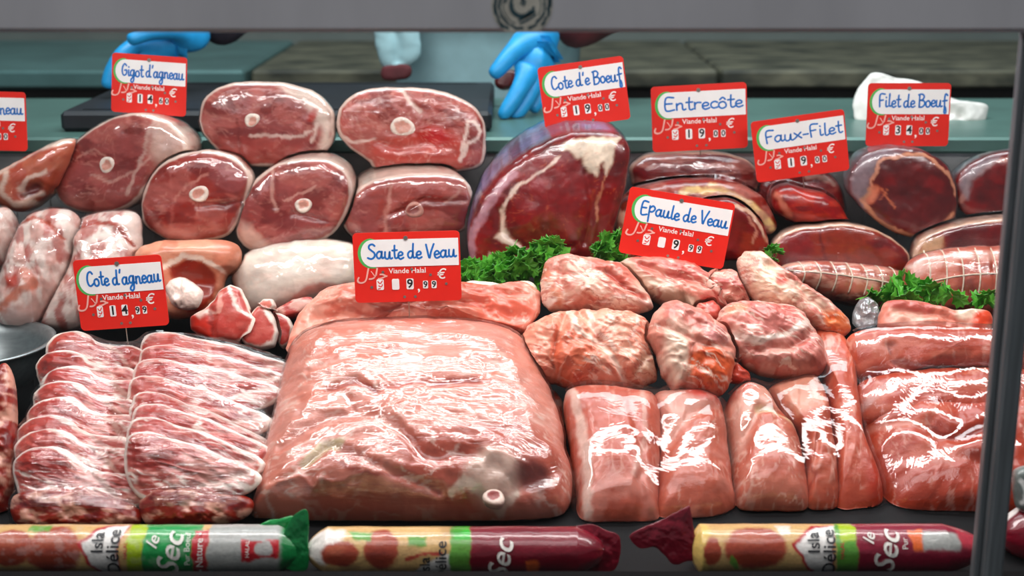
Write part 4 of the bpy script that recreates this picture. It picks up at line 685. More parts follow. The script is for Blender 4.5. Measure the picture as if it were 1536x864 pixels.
roast('beef_roast', 'long orange-brown beef roast face under the round fillet', [(1154, 388), (1161, 362), (1184, 346), (1220, 338), (1270, 335), (1312, 344), (1346, 363), (1364, 386), (1360, 404), (1330, 414), (1250, 412), (1180, 410), (1158, 402)], 1.975, '8c4228', ops=[('noise', 'a0543a', (40, 24), 0.5, 0.08, 0.6), ('rim', 5, 'd8b8a4', 0.9), ('line', [(1230, 345), (1236, 380), (1234, 405)], 3, '642018', 0.5)], film='film', back='c4a89c')
roast('beef_roast', 'beef roast with a cream fat corner under the cut-off fillet at far right', [(1368, 388), (1376, 364), (1396, 350), (1440, 336), (1500, 326), (1570, 326), (1574, 384), (1500, 392), (1420, 396), (1380, 396)], 1.975, '7c2a20', ops=[('poly', [(1370, 385), (1380, 362), (1412, 352), (1408, 380), (1385, 396)], 'd8b494', 0.9, 4), ('rim', 5, 'd8b8a4', 0.9)], film='film', back='c4a89c')
def netted(label, ol, Y, hoops, rails, **kw):
    I = roast('netted_roast', label, ol, Y, 'd08d7c', tilt=25, hf=0.035, hb=0.05, pf=2.2, pb=2.4, axis=None, mat='veal', film='film', **kw)
    b = MB()
    for pl_ in hoops + rails:
        q = catmull(pl_, 22, False); pts = np.array([surf(I, x, y, 0.0008) for x, y in q]); b.tube(pts, 0.0011, 6)
    adopt(I['e'], b.build('string_net', 'twine', smooth=True)); return I
plain('twine', 'e8d4bc', 0.7, nsc=200, nv=0.15)
netted('long string-netted roast lying in front of the orange-brown roast face', [(1160, 412), (1180, 396), (1230, 392), (1300, 398), (1345, 407), (1360, 426), (1350, 446), (1312, 460), (1262, 454), (1205, 436), (1172, 424)], 1.90,
       [[(x, 394 + (x - 1190) * 0.05), (x + 6, 415 + (x - 1190) * .09), (x + 2, 434 + (x - 1190) * .14)] for x in (1195, 1218, 1241, 1264, 1287, 1310, 1333)], [[(1180, 410), (1260, 420), (1345, 432)]],
       ops=[('noise', 'c87a6a', (30, 14), 0.52, 0.08, 0.6), ('noise', 'e8c0ae', (20, 8), 0.58, 0.06, 0.6)], rel=[('crease', [(x, 390), (x + 5, 460)], 4, 0.003) for x in (1195, 1218, 1241, 1264, 1287, 1310, 1333)])
netted('fat string-netted roast with a white fat stripe at far right', [(1354, 418), (1362, 394), (1386, 380), (1440, 371), (1500, 370), (1565, 374), (1575, 420), (1560, 462), (1500, 474), (1440, 470), (1396, 462), (1364, 444)], 1.885,
       [[(x, 376), (x + 3, 420), (x, 464)] for x in (1385, 1408, 1432, 1456, 1480, 1510)], [[(1370, 432), (1430, 420), (1500, 416)]],
       ops=[('poly', [(1362, 400), (1390, 386), (1470, 378), (1570, 380), (1570, 394), (1440, 396), (1390, 410), (1365, 425)], 'f0e0d6', 0.95, 5), ('noise', 'c46e58', (40, 20), 0.52, 0.08, 0.6)], rel=[('crease', [(x, 366), (x + 2, 474)], 4, 0.003) for x in (1385, 1408, 1432, 1456, 1480)])

# ------------------------------------------------------------------ parsley
plain('parsley', '5fb038', 0.4, nsc=120, nv=0.25, col2='3c8a26', coat=0.1)
plain('parsley_stem', '8ab84c', 0.5, nsc=60, nv=0.15)
LEAF = [(0, 0), (0.22, 0.10), (0.5, 0.12), (0.42, 0.32), (0.62, 0.48), (0.36, 0.58), (0.40, 0.80), (0.18, 0.78), (0, 1.0), (-0.18, 0.78), (-0.40, 0.80), (-0.36, 0.58), (-0.62, 0.48), (-0.42, 0.32), (-0.5, 0.12), (-0.22, 0.10)]
def sprig(label, px, py, Y, n, spread, size, seed):
    rnd = random.Random(seed); e0 = P(px, py, Y); e = empty('parsley_sprig', e0 - np.array((0, 0, 0.02))); tag(e, label, 'parsley', 'parsley sprigs tucked between the meats')
    lv, st = MB(), MB(); k = 1.0 / pxm(px, py, Y)
    for i in range(n):
        ox, oy = rnd.uniform(-1, 1) * spread[0], rnd.uniform(-1, 1) * spread[1]
        tip = e0 + np.array((ox * k, rnd.uniform(-0.02, 0.012), oy * k + 0.0)); root = e0 + np.array((ox * k * 0.55, 0.02, -spread[1] * k - 0.012))
        mid = (tip + root) / 2 + np.array((rnd.uniform(-.004, .004), 0, 0.006)); st.tube(catmull([root, mid, tip], 7, False), 0.0009, 5)
        for j in range(3):
            s = 1.35 * size * rnd.uniform(0.7, 1.15); an = rnd.uniform(-0.9, 0.9) + (j - 1) * 1.15; rt = Matrix.Rotation(rnd.uniform(0.2, 1.1), 3, 'X'); rz = Matrix.Rotation(an, 3, 'Y'); ry = Matrix.Rotation(rnd.uniform(-.5, .5), 3, 'Z')
            M = np.array(rz @ ry @ rt)
            L2 = np.array(LEAF); V = np.column_stack([L2[:, 0], 0.28 * np.abs(L2[:, 0]) + 0.12 * np.sin(L2[:, 1] * 5 + j), L2[:, 1]]) * s
            V = np.vstack([V, [[0, -0.02 * s, 0.45 * s]]]); V2 = V + np.array((0, 0.0005, 0))
            V = np.vstack([V, V2]) @ M.T + tip; m = len(LEAF); kk = np.arange(m); k2 = (kk + 1) % m
            lv.add(V, np.column_stack([kk, kk + m + 1, k2 + m + 1, k2]), np.vstack([np.column_stack([np.full(m, m), kk, k2]), np.column_stack([np.full(m, 2 * m + 1), k2 + m + 1, kk + m + 1])]))
    adopt(e, st.build('stem', 'parsley_stem', smooth=True)); adopt(e, lv.build('leaves', 'parsley'))
sprig('parsley bunch lying left under the beef rib beside the centre tag', 722, 414, 1.865, 12, (26, 12), 0.017, 1)
sprig('fullest parsley bunch under the middle of the beef rib', 768, 405, 1.86, 22, (34, 20), 0.020, 2)
sprig('upright parsley sprig at the right end of the bunch below the beef rib', 820, 385, 1.85, 12, (16, 18), 0.020, 3)
sprig('small parsley sprig peeping out left of the tilted veal tag', 916, 372, 1.87, 10, (16, 14), 0.017, 4)
sprig('single parsley leaf above the bony veal piece', 1162, 384, 1.86, 3, (8, 5), 0.013, 5)
sprig('dark parsley sprig beside the plastic scrap on the right', 1316, 448, 1.83, 4, (16, 12), 0.017, 6)
sprig('tall parsley leaf between the two netted roasts', 1352, 432, 1.80, 3, (8, 12), 0.022, 7)
sprig('broad parsley sprig before the fat netted roast', 1404, 442, 1.80, 4, (24, 8), 0.020, 8)
sprig('parsley sprig nearest the glass post', 1474, 448, 1.80, 3, (12, 12), 0.016, 9)
# crumpled clear plastic scrap
ps = piece('film_crumple', [(1278, 470), (1288, 452), (1302, 444), (1316, 456), (1322, 478), (1310, 492), (1290, 494), (1278, 486)], 1.775, 'ffffff', tilt=20, hf=0.012, hb=0.012, pf=2, mat='film_scrap', lump=(0.006, 10), fine=0.0, res=2, sharp=True, ridge=(0.006, (10, 22), 0))
ps['ob'].name = 'plastic_scrap'; tag(ps['ob'], 'crumpled clear plastic scrap beside the parsley right of the bony veal piece', 'plastic scrap')

# ------------------------------------------------------------------ writing: stroke letters for handwriting, built-in font for print
_tc = {}
def text_geo(s, size, bold=0.0, shear=0.0):
    key = (s, bold, shear)
    if key not in _tc:
        c = bpy.data.curves.new('t', 'FONT'); c.body = s; c.size = 1.0; c.align_x = 'CENTER'; c.align_y = 'CENTER'; c.offset = bold; c.shear = shear; c.resolution_u = 3
        o = bpy.data.objects.new('t', c); COL.objects.link(o); dg = bpy.context.evaluated_depsgraph_get()
        me = bpy.data.meshes.new_from_object(o.evaluated_get(dg))
        v = np.array([x.co[:2] for x in me.vertices]).reshape(-1, 2); me.calc_loop_triangles(); t = np.array([x.vertices[:] for x in me.loop_triangles]).reshape(-1, 3)
        bpy.data.objects.remove(o); bpy.data.curves.remove(c); bpy.data.meshes.remove(me); _tc[key] = (v, t)
    v, t = _tc[key]; return v * size, t
def ribbon(pts, w):
    p = np.asarray(pts, float); t = np.gradient(p, axis=0); t /= np.linalg.norm(t, axis=1)[:, None] + 1e-9; nn = np.column_stack([-t[:, 1], t[:, 0]]) * w / 2
    m = len(p); V = [p + nn, p - nn]; k = np.arange(m - 1); q = np.column_stack([k, k + m, k + m + 1, k + 1])
    tr = []
    for e0, sgn in ((0, -1), (m - 1, 1)):
        a = np.linspace(-math.pi / 2, math.pi / 2, 6); d = t[e0] * sgn; n0 = np.array((-d[1], d[0])); base = 2 * m + (0 if e0 == 0 else 7)
        V.append(np.vstack([p[e0][None], p[e0] + (np.cos(a)[:, None] * d + np.sin(a)[:, None] * n0) * w / 2])); tr += [(base, base + 1 + i, base + 2 + i) for i in range(5)]
    return np.vstack(V), q, np.array(tr)
O_ = [(0.35, 0.95), (0.1, 0.8), (0.02, 0.45), (0.15, 0.08), (0.4, 0.02), (0.62, 0.25), (0.62, 0.65), (0.45, 0.93), (0.3, 0.93)]
A_ = [(0.62, 0.85), (0.35, 0.97), (0.08, 0.7), (0.05, 0.3), (0.25, 0.02), (0.5, 0.2), (0.64, 0.8)]
GL = {'o': (0.78, [O_]), 'a': (0.95, [A_, [(0.66, 0.95), (0.62, 0.4), (0.7, 0.05), (0.9, 0.15)]]), 'c': (0.68, [[(0.6, 0.82), (0.38, 0.96), (0.1, 0.75), (0.06, 0.3), (0.28, 0.02), (0.62, 0.15)]]),
      'e': (0.72, [[(0.08, 0.45), (0.5, 0.55), (0.55, 0.82), (0.32, 0.97), (0.08, 0.7), (0.08, 0.25), (0.3, 0.0), (0.65, 0.18)]]), 't': (0.62, [[(0.28, 1.75), (0.25, 0.9), (0.28, 0.15), (0.42, 0.0), (0.6, 0.12)], [(0.0, 1.08), (0.55, 1.12)]]),
      'd': (0.98, [A_, [(0.68, 1.95), (0.62, 0.9), (0.66, 0.1), (0.9, 0.1)]]), "'": (0.35, [[(0.2, 1.95), (0.12, 1.55)]]), 'g': (0.92, [A_, [(0.66, 0.95), (0.64, 0.1), (0.58, -0.75), (0.3, -1.0), (0.1, -0.7), (0.4, -0.25), (0.88, 0.1)]]),
      'n': (0.88, [[(0.08, 0.95), (0.1, 0.03)], [(0.1, 0.65), (0.32, 0.95), (0.55, 0.85), (0.58, 0.2), (0.68, 0.02), (0.85, 0.12)]]), 'm': (1.3, [[(0.08, 0.95), (0.1, 0.03)], [(0.1, 0.65), (0.3, 0.95), (0.5, 0.8), (0.52, 0.05)], [(0.52, 0.65), (0.75, 0.95), (0.95, 0.8), (0.98, 0.1), (1.2, 0.1)]]),
      'u': (0.92, [[(0.08, 0.95), (0.06, 0.3), (0.22, 0.02), (0.48, 0.15), (0.6, 0.9)], [(0.62, 0.95), (0.62, 0.2), (0.75, 0.02), (0.9, 0.12)]]), 'S': (1.0, [[(0.85, 1.75), (0.6, 1.98), (0.25, 1.85), (0.18, 1.45), (0.5, 1.1), (0.8, 0.75), (0.75, 0.25), (0.4, 0.0), (0.0, 0.15)]]),
      'V': (0.95, [[(0.05, 1.9), (0.2, 1.0), (0.4, 0.02), (0.6, 0.9), (0.95, 1.95)]]), 'B': (1.05, [[(0.15, 1.9), (0.13, 0.0)], [(0.0, 1.85), (0.5, 1.95), (0.8, 1.6), (0.6, 1.15), (0.2, 1.02)], [(0.2, 1.02), (0.75, 0.95), (0.92, 0.5), (0.6, 0.05), (0.1, 0.0)]]),
      'C': (1.0, [[(0.85, 1.6), (0.6, 1.9), (0.25, 1.65), (0.08, 0.9), (0.2, 0.2), (0.5, 0.0), (0.9, 0.3)]]), 'E': (0.95, [[(0.8, 1.85), (0.15, 1.8), (0.12, 0.05), (0.85, 0.1)], [(0.15, 0.98), (0.65, 1.0)]]), 'F': (0.9, [[(0.15, 0.0), (0.15, 1.8), (0.85, 1.9)], [(0.15, 0.95), (0.62, 1.02)]]),
      'G': (1.05, [[(0.8, 1.6), (0.5, 1.9), (0.15, 1.4), (0.08, 0.6), (0.35, 0.05), (0.8, 0.3), (0.82, 0.9), (0.5, 0.85)]]), 'l': (0.5, [[(0.2, 1.9), (0.16, 0.4), (0.25, 0.02), (0.5, 0.15)]]), 'i': (0.45, [[(0.15, 0.95), (0.15, 0.2), (0.25, 0.02), (0.42, 0.12)], [(0.15, 1.45), (0.18, 1.4)]]),
      'r': (0.7, [[(0.1, 0.95), (0.12, 0.02)], [(0.12, 0.6), (0.3, 0.92), (0.62, 0.9)]]), 'x': (0.8, [[(0.05, 0.92), (0.4, 0.45), (0.72, 0.05)], [(0.68, 0.92), (0.05, 0.05)]]), 'f': (0.75, [[(0.7, 1.7), (0.45, 1.95), (0.3, 1.4), (0.32, 0.0), (0.3, -0.9), (0.55, -0.9), (0.5, -0.2), (0.3, 0.1)], [(0.05, 0.85), (0.65, 0.95)]]),
      'p': (0.95, [[(0.12, 1.3), (0.15, -0.9)], [(0.14, 1.0), (0.5, 1.35), (0.8, 1.0), (0.55, 0.55), (0.18, 0.5)]]), '-': (0.7, [[(0.1, 0.6), (0.58, 0.62)]]), ' ': (0.42, []), '^': (0.0, [[(-0.66, 1.3), (-0.42, 1.6), (-0.2, 1.32)]])}
def handwriting(s, x0, x1, ybase, xh, w):
    tot = sum(GL[c][0] for c in s); sc = (x1 - x0) / tot; x = x0; out = MB(); rnd = random.Random(s)
    for c in s:
        adv, st = GL[c]; dy = rnd.uniform(-0.08, 0.08)
        for p in st:
            p = np.array(p); q = np.column_stack([x + p[:, 0] * sc, ybase + (p[:, 1] + dy) * xh])
            q = catmull(q, max(6, 5 * len(q)), False); V, Q, T = ribbon(q, w); out.add(p3(V), Q, T)
        x += adv * sc
    return out
for nm, c, r, kw in (('tag_red', 'e0281c', 0.35, {}), ('tag_white', 'f2f2f0', 0.4, {}), ('tag_green', '52b35a', 0.4, {}), ('marker_blue', '1470c4', 0.5, {}), ('print_pink', 'f2b0a4', 0.5, {}), ('print_white', 'f4efe9', 0.5, {}), ('print_black', '15161a', 0.5, {}), ('rivet', 'a8a49a', 0.3, dict(metal=0.8))):
    plain(nm, c, r, nsc=30, nv=0.03, **kw)
def rrect(w, h, r, n=6):
    out = []
    for sx, sy, a0 in ((1, 1, 0), (-1, 1, 90), (-1, -1, 180), (1, -1, 270)):
        for i in range(n): a = math.radians(a0 + 90 * i / (n - 1)); out.append((sx * (w / 2 - r) + r * math.cos(a), sy * (h / 2 - r) + r * math.sin(a)))
    return np.array(out)
def price_tag(label, cx, cy, Y, wpx, hpx, roll, text, euros, cents, lean=-4, pin=0.05, first='torn', yaw=0, faded=False, crop=None):
    k = 1.0 / pxm(cx, cy, Y); w, h = wpx * k, hpx * k; c0 = P(cx, cy, Y)
    R = np.array(Matrix.Rotation(math.radians(yaw), 3, 'Z') @ Matrix.Rotation(math.radians(lean), 3, 'X') @ Matrix.Rotation(math.radians(roll), 3, 'Y'))
    def fr(V): V = np.asarray(V, float); return c0 + np.column_stack([V[:, 0], -V[:, 2], V[:, 1]]) @ R.T      # local x right, y up, z towards the viewer
    def U(u, v): return ((u - 0.5) * w, (0.5 - v) * h)
    e = empty('price_tag', tuple(c0 - np.array((0, 0, h / 2 + pin)))); tag(e, label, 'price tag', 'red price tags on pins')
    def build(b, name, mat, z):
        for i in range(len(b.v)): b.v[i] = fr(b.v[i] + np.array((0, 0, z)))
        o = b.build(name, mat); adopt(e, o); return o
    b = MB(); b.prism(rrect(w, h, h * 0.06), 0, 0.0016); build(b, 'card', 'tag_red', 0)
    # green crescent and white field
    a = np.linspace(math.pi / 2, 3 * math.pi / 2, 14); x0, x1 = U(0.16, 0)[0], U(0.985, 0)[0]; yt, yb = U(0, 0.10)[1], U(0, 0.49)[1]; rr = (yt - yb) / 2; ym = (yt + yb) / 2
    g = np.vstack([np.column_stack([x0 + 0.02 * w + rr * 1.12 * np.cos(a) * 0.85 - 0.015 * w, ym + rr * 1.10 * np.sin(a)]), [[x0 + 0.05 * w, yb - rr * 0.1], [x0 + 0.05 * w, yt]]]); b = MB(); b.prism(g, 0, 0.0003); build(b, 'green_crescent', 'tag_green', 0.0016)
    wf = np.vstack([np.column_stack([x0 + 0.02 * w + rr * np.cos(a) * 0.85, ym + rr * np.sin(a)]), [[x1, yb], [x1, yt]]]); b = MB(); b.prism(wf, 0, 0.0003); build(b, 'name_field', 'tag_white', 0.0019)
    xh = rr * 0.54
    b = handwriting(text, U(0.135 if not crop else 0.14, 0)[0], U(0.965, 0)[0], ym - rr * 0.42, xh, h * 0.027); build(b, 'handwriting', 'marker_blue', 0.0024)
    # print
    b = MB(); V, T = text_geo('Viande Halal', h * 0.105, 0.01); V = V + U(0.50, 0.555); b.add(p3(V), (), T); build(b, 'wording', 'print_white', 0.0019)
    b = MB(); V, T = text_geo('\u20ac', h * 0.20, 0.008, 0.15); V = V + U(0.815, 0.62); b.add(p3(V), (), T); build(b, 'euro_sign', 'print_white', 0.0019)
    b = MB(); V, T = text_geo(',', h * 0.22, 0.01); V = V + U(0.60, 0.78); b.add(p3(V), (), T)
    build(b, 'decimal_comma', 'print_white', 0.0019)
    b = MB(); V, T = text_geo('\ufedd\ufefc\ufea3', h * 0.23, 0.012, 0.25); V = V + U(0.165, 0.60); b.add(p3(V), (), T); build(b, 'halal_emblem', 'print_pink', 0.0021)
    # number tiles
    slots = [(0.24, 0.20, first)] + [(x, 0.17, d) for x, d in zip((0.385, 0.52), euros.rjust(2))] + [(x, 0.115, d) for x, d in zip((0.665, 0.745), cents)]
    for u, hh, d in slots:
        tw = (0.068 if hh > 0.12 else 0.048) * w; th = (0.155 if hh > 0.12 else 0.11) * h; ox, oy = U(u, 0.745 if hh > 0.12 else 0.76)
        b = MB(); b.prism(rrect(tw, th, tw * 0.2) + (ox, oy), 0, 0.0006); t = build(b, 'number_tile', 'tag_white', 0.0016)
        b = MB()
        if d == 'torn':
            for st in ([(-.3, .3), (0, .1), (.3, .35)], [(-.2, -.1), (.15, -.2), (.3, 0)], [(-.3, -.4), (0, -.35)]):
                V, Q, T = ribbon(catmull([(ox + a_ * tw, oy + b_ * th) for a_, b_ in st], 8, False), th * 0.09); b.add(p3(V), Q, T)
            o = build(b, 'torn_print', 'tag_red', 0.0024)
        elif d != ' ':
            V, T = text_geo(d, th * 1.12, 0.022); b.add(p3(V + (ox, oy)), (), T); o = build(b, 'digit', 'print_black', 0.0024)
        else: continue
        o.parent = t; o.matrix_parent_inverse = e.matrix_world.inverted() if False else Matrix.Translation(-Vector(e.location))
        o.matrix_parent_inverse = Matrix()
    for u, v in ((0.495, 0.085), (0.54, 0.535), (0.27, 0.565), (0.715, 0.62), (0.16, 0.78), (0.86, 0.755), (0.465, 0.93), (0.565, 0.93)):
        r_ = h * (0.032 if v < 0.2 else 0.02); a = np.linspace(0, 2 * math.pi, 10, endpoint=False); ox, oy = U(u, v)
        b = MB(); b.prism(np.column_stack([ox + r_ * np.cos(a), oy + r_ * np.sin(a)]), 0, 0.0012 if v < 0.2 else 0.0006); build(b, 'rivet', 'rivet', 0.0019 if v < 0.1 else 0.0016)
    b = MB(); pts = fr([(0, h * 0.45, -0.0008), (0, 0, -0.0012), (0, -h * 0.5 - pin, -0.0012)]); b.tube(pts, 0.0008, 6); adopt(e, b.build('pin', 'rivet', smooth=True))
    return e
price_tag('red price tag reading Cote d agneau 14,99, leaning over the rack of lamb chops', 182, 439, 1.735, 133, 108, -4, "Cote d'agneau", '14', '99', pin=0.04)
price_tag('red price tag reading Saute de Veau 9,99, upright above the veal slab', 611, 400, 1.725, 160, 106, -1.5, 'Saute de Veau', ' 9', '99', pin=0.03)
price_tag('red price tag reading Epaule de Veau 9,99, tilted over the heap of veal pieces', 1015, 342, 1.80, 160, 101, 9.5, 'Epaule de Veau', ' 9', '99', pin=0.05)
price_tag("red price tag reading Cote de Boeuf, tilted over the beef rib", 876, 140, 2.02, 129, 95, -8, "Cote d'e Boeuf", '19', '00', pin=0.05)
price_tag('red price tag reading Entrecote 19,00, over the brownish beef at the back', 1049, 176, 2.06, 143, 98, -3, 'Entreco^te', '19', '00', pin=0.05)
price_tag('red price tag reading Faux-Filet 19,00, leaning right of the middle', 1200, 219, 2.03, 140, 92, -8, 'Faux-Filet', '19', '00', pin=0.05)
price_tag('rightmost red price tag reading Filet de Boeuf 34,00, over the round beef fillet', 1362, 172, 2.07, 124, 94, 0, 'Filet de Boeuf', '34', '00', pin=0.05)
price_tag("red price tag reading Gigot d agneau, standing before the blue glove at upper left", 224, 127, 2.07, 112, 88, 4, "Gigot d'agneau", '14', '60', pin=0.05)
price_tag('red price tag cut off by the left edge of the picture', -22, 181, 2.07, 124, 88, 1.5, 'Collier agneau', '13', '00', pin=0.05)

# ------------------------------------------------------------------ sausage packets along the front
plain('packet', 'ffffff', 0.28, attr=True, nsc=300, nv=0.10, coat=0.6, bump=0.15)
plain('ink_white', 'f2eee6', 0.4, nsc=30, nv=0.03); plain('ink_dark', '2a2b30', 0.4, nsc=30, nv=0.03); plain('ink_red', 'c23640', 0.4, nsc=30, nv=0.03)
PK = {'cream': 'd6ae72', 'green': '1f9a4c', 'lime': 'a8c41e', 'grey': 'a8aaa6', 'maroon': '7a1024', 'red': 'b81f2a', 'meat': 'a5452f', 'meat2': '7c2c20', 'white': 'eeebe6', 'leaf': '5f9f3c', 'orange': 'e0662a', 'dgreen': '107a3c', 'wine': '8a1c34'}
def packet(name, label, x0, x1, yc, ry, Y, shapes, texts, ends, base='cream', roll=0.0):
    """x in picture px along the tube; shapes painted by (u px, v -1..1 round the front)."""
    k = 1.0 / pxm((x0 + x1) / 2, yc, Y); r = ry * k; cpt = P((x0 + x1) / 2, yc, Y); X0 = P(x0, yc, Y)[0]; X1 = P(x1, yc, Y)[0]
    nu, nv = int((x1 - x0) / 1.6), 84; us = np.linspace(0, 1, nu); th = np.linspace(-math.pi, math.pi, nv, endpoint=False)
    Ug, Tg = np.meshgrid(us, th, indexing='ij'); px = x0 + Ug * (x1 - x0)
    face = math.radians(24)                                             # the label looks up at the viewer
    eL, eR = ends
    env = np.ones_like(Ug)
    dl = (px - x0) / eL; dr = (x1 - px) / eR
    env = np.minimum(1, np.minimum(np.sqrt(np.clip(dl, 0, 1)) * 0.85 + 0.15, np.sqrt(np.clip(dr, 0, 1)) * 0.85 + 0.15))
    rr = r * env * (1 + 0.05 * (fbm(np.column_stack([px.ravel() / 30, np.cos(Tg).ravel() * 1.5, np.sin(Tg).ravel() * 1.5]), 3).reshape(px.shape) - 0.5) + 0.05 * np.sin(Tg * 9) * (1 - env))
    def pos(pxv, ang, rad):
        X = X0 + (np.asarray(pxv) - x0) / (x1 - x0) * (X1 - X0); a = face + ang
        return np.column_stack([X, cpt[1] - rad * np.cos(a), cpt[2] + rad * np.sin(a) + roll * (X - cpt[0])])
    V = pos(px.ravel(), Tg.ravel(), rr.ravel())
    q = np.column_stack([px.ravel(), (Tg.ravel()) / (math.pi / 2)])      # v = 1 at 90 degrees up the tube
    q2 = np.column_stack([px.ravel(), yc - Tg.ravel() * ry])             # label coordinates in px: x along, y down
    col = np.tile(lin(PK[base]), (len(q), 1))
    col = paint(q2, col, np.zeros(len(q)), np.ones(len(q)), [(s[0], *s[1:]) for s in shapes], 3.3)
    i = np.arange(nu - 1)[:, None]; j = np.arange(nv)[None, :]; Q = np.column_stack([(i * nv + j).ravel(), ((i + 1) * nv + j).ravel(), ((i + 1) * nv + (j + 1) % nv).ravel(), (i * nv + (j + 1) % nv).ravel()])
    e = empty(name, (float(cpt[0]), float(cpt[1]), float(cpt[2] - r))); tag(e, label, 'sausage packet', 'wrapped sausages along the front of the case')
    V = np.vstack([V, V[:nv].mean(0)[None], V[-nv:].mean(0)[None]]); col = np.vstack([col, col[:1], col[-1:]]); jj = np.arange(nv); j2 = (jj + 1) % nv
    T = np.vstack([np.column_stack([np.full(nv, nu * nv), j2, jj]), np.column_stack([np.full(nv, nu * nv + 1), (nu - 1) * nv + jj, (nu - 1) * nv + j2])])
    adopt(e, mesh('wrapper', V, [Q[:, ::-1], T[:, ::-1]], 'packet', None, col))
    bs = {}
    for s, cx, dy, size, rot, mat, bold, shear in texts:
        Vt, Tt = text_geo(s, size, bold, shear); a = math.radians(rot); Vr = np.column_stack([Vt[:, 0] * math.cos(a) - Vt[:, 1] * math.sin(a), Vt[:, 0] * math.sin(a) + Vt[:, 1] * math.cos(a)])
        Vp = pos(cx + Vr[:, 0], (Vr[:, 1] - dy) / ry, r * 1.035 + 0.0006); bs.setdefault(mat, MB()).add(Vp, (), Tt)
    for mname, b in bs.items(): adopt(e, b.build('lettering', mname))
    return e, pos, r, cpt
def meatball(cx, cy, rx, ry_): return [('blob', (cx, cy), (rx, ry_), 0, PK['meat'], 1, 0.12), ('blob', (cx, cy + ry_ * 0.35), (rx * 0.75, ry_ * 0.55), 0, PK['meat2'], 0.5, 0.5), ('blob', (cx - rx * .2, cy - ry_ * .4), (rx * 0.5, ry_ * 0.3), 0, 'c06a4c', 0.5, 0.6)]
YC = 823
def shield(x, flip=1): return [('poly', [(x - 40, YC - 8), (x - 4, YC - 44), (x + 34, YC - 44), (x + 20, YC), (x + 22, YC + 60), (x - 4, YC + 50), (x - 22, YC + 26)], PK['red'], 1, 2), ('poly', [(x - 33, YC - 8), (x, YC - 38), (x + 32, YC - 44), (x + 18, YC), (x + 20, YC + 60), (x, YC + 48), (x - 18, YC + 24)], PK['white'], 1, 2)]
def isla(x): return [('Isla', x - 8, -10, 25, 90, 'ink_dark', 0.012, 0), ('D\u00e9lice', x + 15, 4, 27, 90, 'ink_dark', 0.012, 0), ('HALAL', x + 33, 2, 8, 90, 'ink_red', 0.005, 0)]
def sleeve_art(x): return []
Ysg = 1.395
# left packet: green
sh = [('poly', [(-80, 700), (205, 700), (205, 960), (-80, 960)], PK['cream'], 1, 2)] + meatball(28, YC - 2, 32, 30) + meatball(92, YC + 2, 40, 42) + [('poly', [(48, YC - 46), (84, YC - 46), (80, YC - 26), (50, YC - 28)], PK['leaf'], 0.9, 3)] + shield(165) + [
    ('poly', [(203, 700), (222, 700), (222, 960), (192, 960)], PK['lime'], 1, 2), ('poly', [(222, 700), (306, 700), (306, 960), (222, 960)], PK['green'], 1, 2), ('poly', [(296, YC - 31), (318, YC - 31), (318, YC + 60), (296, YC + 60)], PK['red'], 1, 1.5), ('poly', [(318, 700), (436, 700), (430, 960), (318, 960)], PK['grey'], 1, 2),
    ('noise', 'd6d4ce', (14, 10), 0.6, 0.06, 0.15), ('poly', [(368, YC - 16), (424, YC - 14), (424, YC + 16), (368, YC + 18)], PK['red'], 1, 1.5), ('blob', (402, YC), (13, 14), 0, 'b4b2ae', 1, 0.1), ('poly', [(430, 700), (520, 700), (520, 960), (420, 960)], PK['dgreen'], 1, 5)]
tx = isla(165) + [('le', 238, -10, 26, 75, 'ink_white', 0.01, 0.3), ('Sec', 264, 8, 46, 80, 'ink_white', 0.012, 0.3), ('Pur Boeuf', 289, 0, 12, 90, 'ink_white', 0.004, 0), ('\u2022 Nature \u2022', 307, 6, 15, 90, 'ink_white', 0.008, 0), ('HALAL', 378, 0, 8, 90, 'ink_white', 0.004, 0)]
pk1, pos1, r1, c1 = packet('sausage_packet', 'sausage in a green and cream printed wrapper at the front left corner', -60, 458, YC, 36, Ysg, sh, tx, (20, 40))
# green crimped fin at its right end, standing up
def fin(e, pts, Y, mat, thick=0.002, lean=0.15):
    I = piece('crimped_end', pts, Y, mat, tilt=10, hf=thick, hb=thick, pf=3, mat='packet', lump=(0.002, 12), res=2.2); adopt(e, I['ob'])
fin(pk1, [(426, 800), (434, 782), (448, 768), (461, 766), (463, 800), (462, 850), (446, 858), (424, 850), (418, 830)], 1.385, PK['dgreen'])
fin(pk1, [(386, 792), (400, 782), (420, 778), (440, 774), (438, 790), (410, 800)], 1.40, PK['green'])
# middle packet: maroon
M = 462
sh = [('poly', [(M - 30, 700), (690, 700), (690, 960), (M - 30, 960)], PK['cream'], 1, 2), ('poly', [(M - 20, 780), (520, 790), (505, 840), (480, 850), (M - 20, 830)], PK['white'], 0.9, 6)] + meatball(514, YC + 8, 28, 20) + meatball(574, YC - 2, 26, 32) + [('poly', [(524, YC - 30), (560, YC - 26), (556, YC - 12), (534, YC - 14)], PK['leaf'], 1, 3), ('poly', [(612, YC - 18), (640, YC - 20), (642, YC - 6), (616, YC - 2)], PK['leaf'], 1, 3),
    ('poly', [(620, YC + 40), (655, YC + 14), (690, YC + 2), (690, YC + 60), (620, YC + 60)], PK['white'], 1, 2), ('line', [(612, YC + 14), (640, YC + 8), (665, YC + 6)], 4, PK['red'], 0.9), ('poly', [(676, 700), (706, 700), (708, 960), (688, 960), (676, YC + 10)], PK['leaf'], 1, 2), ('poly', [(682, 700), (706, 700), (706, YC - 14), (680, YC - 14)], '2fae2a', 1, 2),
    ('poly', [(706, 700), (960, 700), (960, 960), (706, 960)], PK['maroon'], 1, 2), ('poly', [(790, YC + 18), (806, YC + 18), (806, YC + 50), (790, YC + 50)], PK['orange'], 1, 2), ('noise', '4c0a18', (60, 30), 0.6, 0.06, 0.3)]
